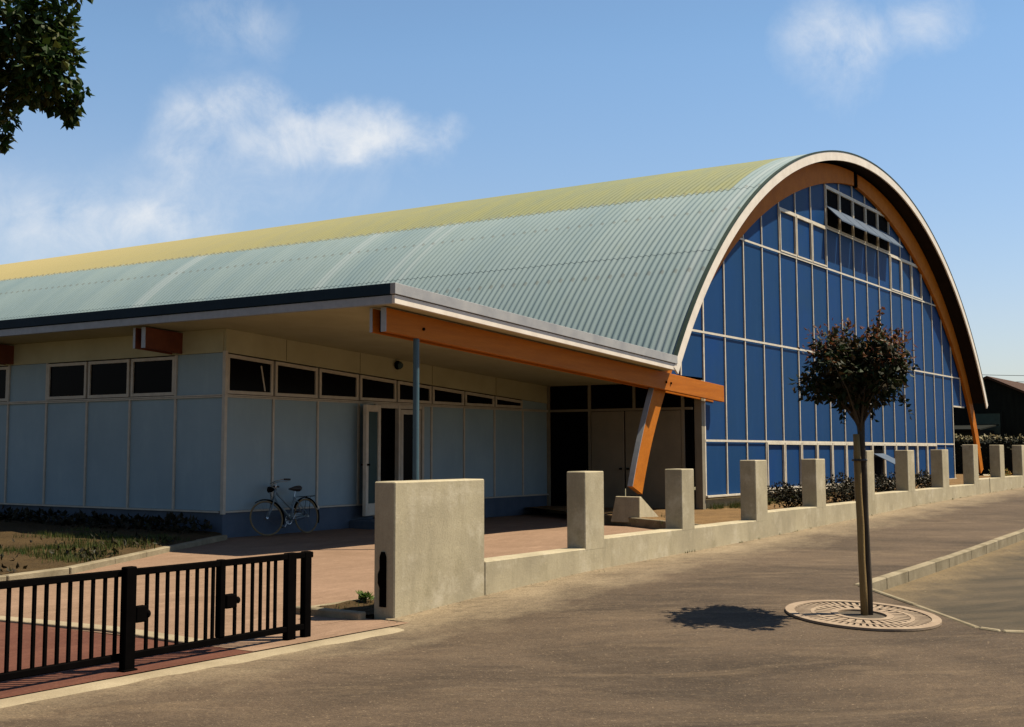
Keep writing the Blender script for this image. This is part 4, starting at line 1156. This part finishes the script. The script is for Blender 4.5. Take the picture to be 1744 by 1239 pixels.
W = bpy.data.worlds.new('World'); S.world = W; W.use_nodes = True; nt = W.node_tree
for n in list(nt.nodes): nt.nodes.remove(n)
out = nt.nodes.new('ShaderNodeOutputWorld'); bg = nt.nodes.new('ShaderNodeBackground')
sky = nt.nodes.new('ShaderNodeTexSky'); sky.sky_type = 'NISHITA'; sky.sun_disc = False
sky.sun_elevation = SUN_EL; sky.sun_rotation = math.atan2(SX, SYY)
sky.air_density = 1.25; sky.dust_density = .6; sky.ozone_density = 1.4; sky.altitude = 50
tc = nt.nodes.new('ShaderNodeTexCoord'); v = tc.outputs['Generated']
sx = nt.nodes.new('ShaderNodeSeparateXYZ'); lk(nt, v, sx.inputs[0])
wv = noise_node(nt, v, 20, 8, .66, None, .4); 
az0 = mth(nt,'ARCTAN2', sx.outputs[1], sx.outputs[0]); el0 = sx.outputs[2]
wn = nt.nodes.new('ShaderNodeTexNoise'); wn.inputs['Scale'].default_value = 13; wn.inputs['Detail'].default_value = 5; wn.inputs['Roughness'].default_value = .6; lk(nt, v, wn.inputs['Vector'])
wc = nt.nodes.new('ShaderNodeSeparateColor'); lk(nt, wn.outputs['Color'], wc.inputs[0])
az = mth(nt,'ADD', az0, mth(nt,'MULTIPLY', mth(nt,'SUBTRACT', wc.outputs[0], .5), .070))
el = mth(nt,'ADD', el0, mth(nt,'MULTIPLY', mth(nt,'SUBTRACT', wc.outputs[1], .5), .046))
CL = [(0.7292,0.2504,0.0325,0.0139,0.90),(0.6939,0.2425,0.0279,0.0116,0.50),(0.6562,0.2431,0.0302,0.0112,0.60),(0.7661,0.2340,0.0279,0.0116,0.50),(0.8193,0.2576,0.0256,0.0149,0.45),(0.7805,0.2659,0.0209,0.0102,0.40),(0.8367,0.2257,0.0232,0.0167,0.35),(0.7976,0.3175,0.0418,0.0186,0.32),(0.9143,0.1704,0.0883,0.0256,0.42),(0.8534,0.1768,0.0372,0.0102,0.30),(0.3211,0.3067,0.0279,0.0209,0.50),(0.2542,0.3085,0.0279,0.0163,0.45),(0.7600,0.2056,0.1208,0.0250,0.14),(0.3133,0.2733,0.0279,0.0279,0.15),
      (1.4,.3,.12,.05,.7),(1.9,.22,.1,.04,.6),(-.3,.25,.12,.05,.6),(-1.2,.35,.15,.06,.7),(2.6,.3,.15,.05,.6),(-2.2,.28,.14,.06,.7)]
tot = None
for (a,e,sa,se,k) in CL:
    da = mth(nt,'DIVIDE', mth(nt,'SUBTRACT', az, a), sa*1.15); de = mth(nt,'DIVIDE', mth(nt,'SUBTRACT', el, e), se*1.2)
    r2 = mth(nt,'ADD', mth(nt,'MULTIPLY',da,da), mth(nt,'MULTIPLY',de,de))
    gsn = mth(nt,'MULTIPLY', mth(nt,'EXPONENT', mth(nt,'MULTIPLY', r2, -1.0)), k)
    tot = gsn if tot is None else mth(nt,'ADD', tot, gsn)
fine = ramp(nt, wv, .30, .70)
brk_ = mth(nt,'MULTIPLY', mth(nt,'SUBTRACT', fine, .52), mth(nt,'MINIMUM', mth(nt,'MULTIPLY', tot, 2.2), .95))
cl = mth(nt,'MULTIPLY', ramp(nt, mth(nt,'ADD', tot, mth(nt,'MULTIPLY',brk_,.8)), .06, 1.15), .82)
hz_a = mth(nt,'DIVIDE', mth(nt,'SUBTRACT', az0, .98), .24); hz_e = mth(nt,'DIVIDE', mth(nt,'SUBTRACT', el0, .13), .085)
hz = mth(nt,'EXPONENT', mth(nt,'MULTIPLY', mth(nt,'ADD', mth(nt,'MULTIPLY',hz_a,hz_a), mth(nt,'MULTIPLY',hz_e,hz_e)), -1.0))
cl = mth(nt,'ADD', cl, mth(nt,'ADD', mth(nt,'MULTIPLY',hz,.16), .05))
cl = mth(nt,'MINIMUM', cl, .85)
lowhi = ramp(nt, el0, .10, .32)
base0 = mixc(nt, 1.0, sky.outputs[0], mixc(nt, lowhi, (.97,1.01,1.22), (.82,1.07,1.26)), 'MULTIPLY')
west = ramp(nt, sx.outputs[0], -.05, -.75)  # sky dimmed on the unseen west side to cut fill on left-facing walls
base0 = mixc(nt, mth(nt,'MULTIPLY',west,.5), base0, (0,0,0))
deep = ramp(nt, el0, .30, .80)  # overhead sky dimmed, out of view, to lower the ambient light
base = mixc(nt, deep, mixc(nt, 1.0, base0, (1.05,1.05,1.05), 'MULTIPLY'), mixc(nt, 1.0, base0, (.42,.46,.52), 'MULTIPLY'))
col = mixc(nt, cl, base, (8.6,8.8,9.0))
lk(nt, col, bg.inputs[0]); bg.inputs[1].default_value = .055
lk(nt, bg.outputs[0], out.inputs[0])

F_PX, CXP, CYP = 2151.724, 800.0, 562.586
cam = bpy.data.cameras.new('camera'); co = bpy.data.objects.new('camera', cam); COL.objects.link(co)
cam.sensor_fit = 'HORIZONTAL'; cam.sensor_width = 36; cam.lens = 36*F_PX/1744
cam.shift_x = (872-CXP)/1744; cam.shift_y = -(619.5-CYP)/1744
cam.clip_start = .1; cam.clip_end = 1500
co.location = (0,0,1.6); co.rotation_euler = (R(90+5.42681),0,R(34.88535-90))
S.camera = co
S.view_settings.view_transform = 'Standard'; S.view_settings.look = 'None'; S.view_settings.exposure = .88; S.view_settings.gamma = 1
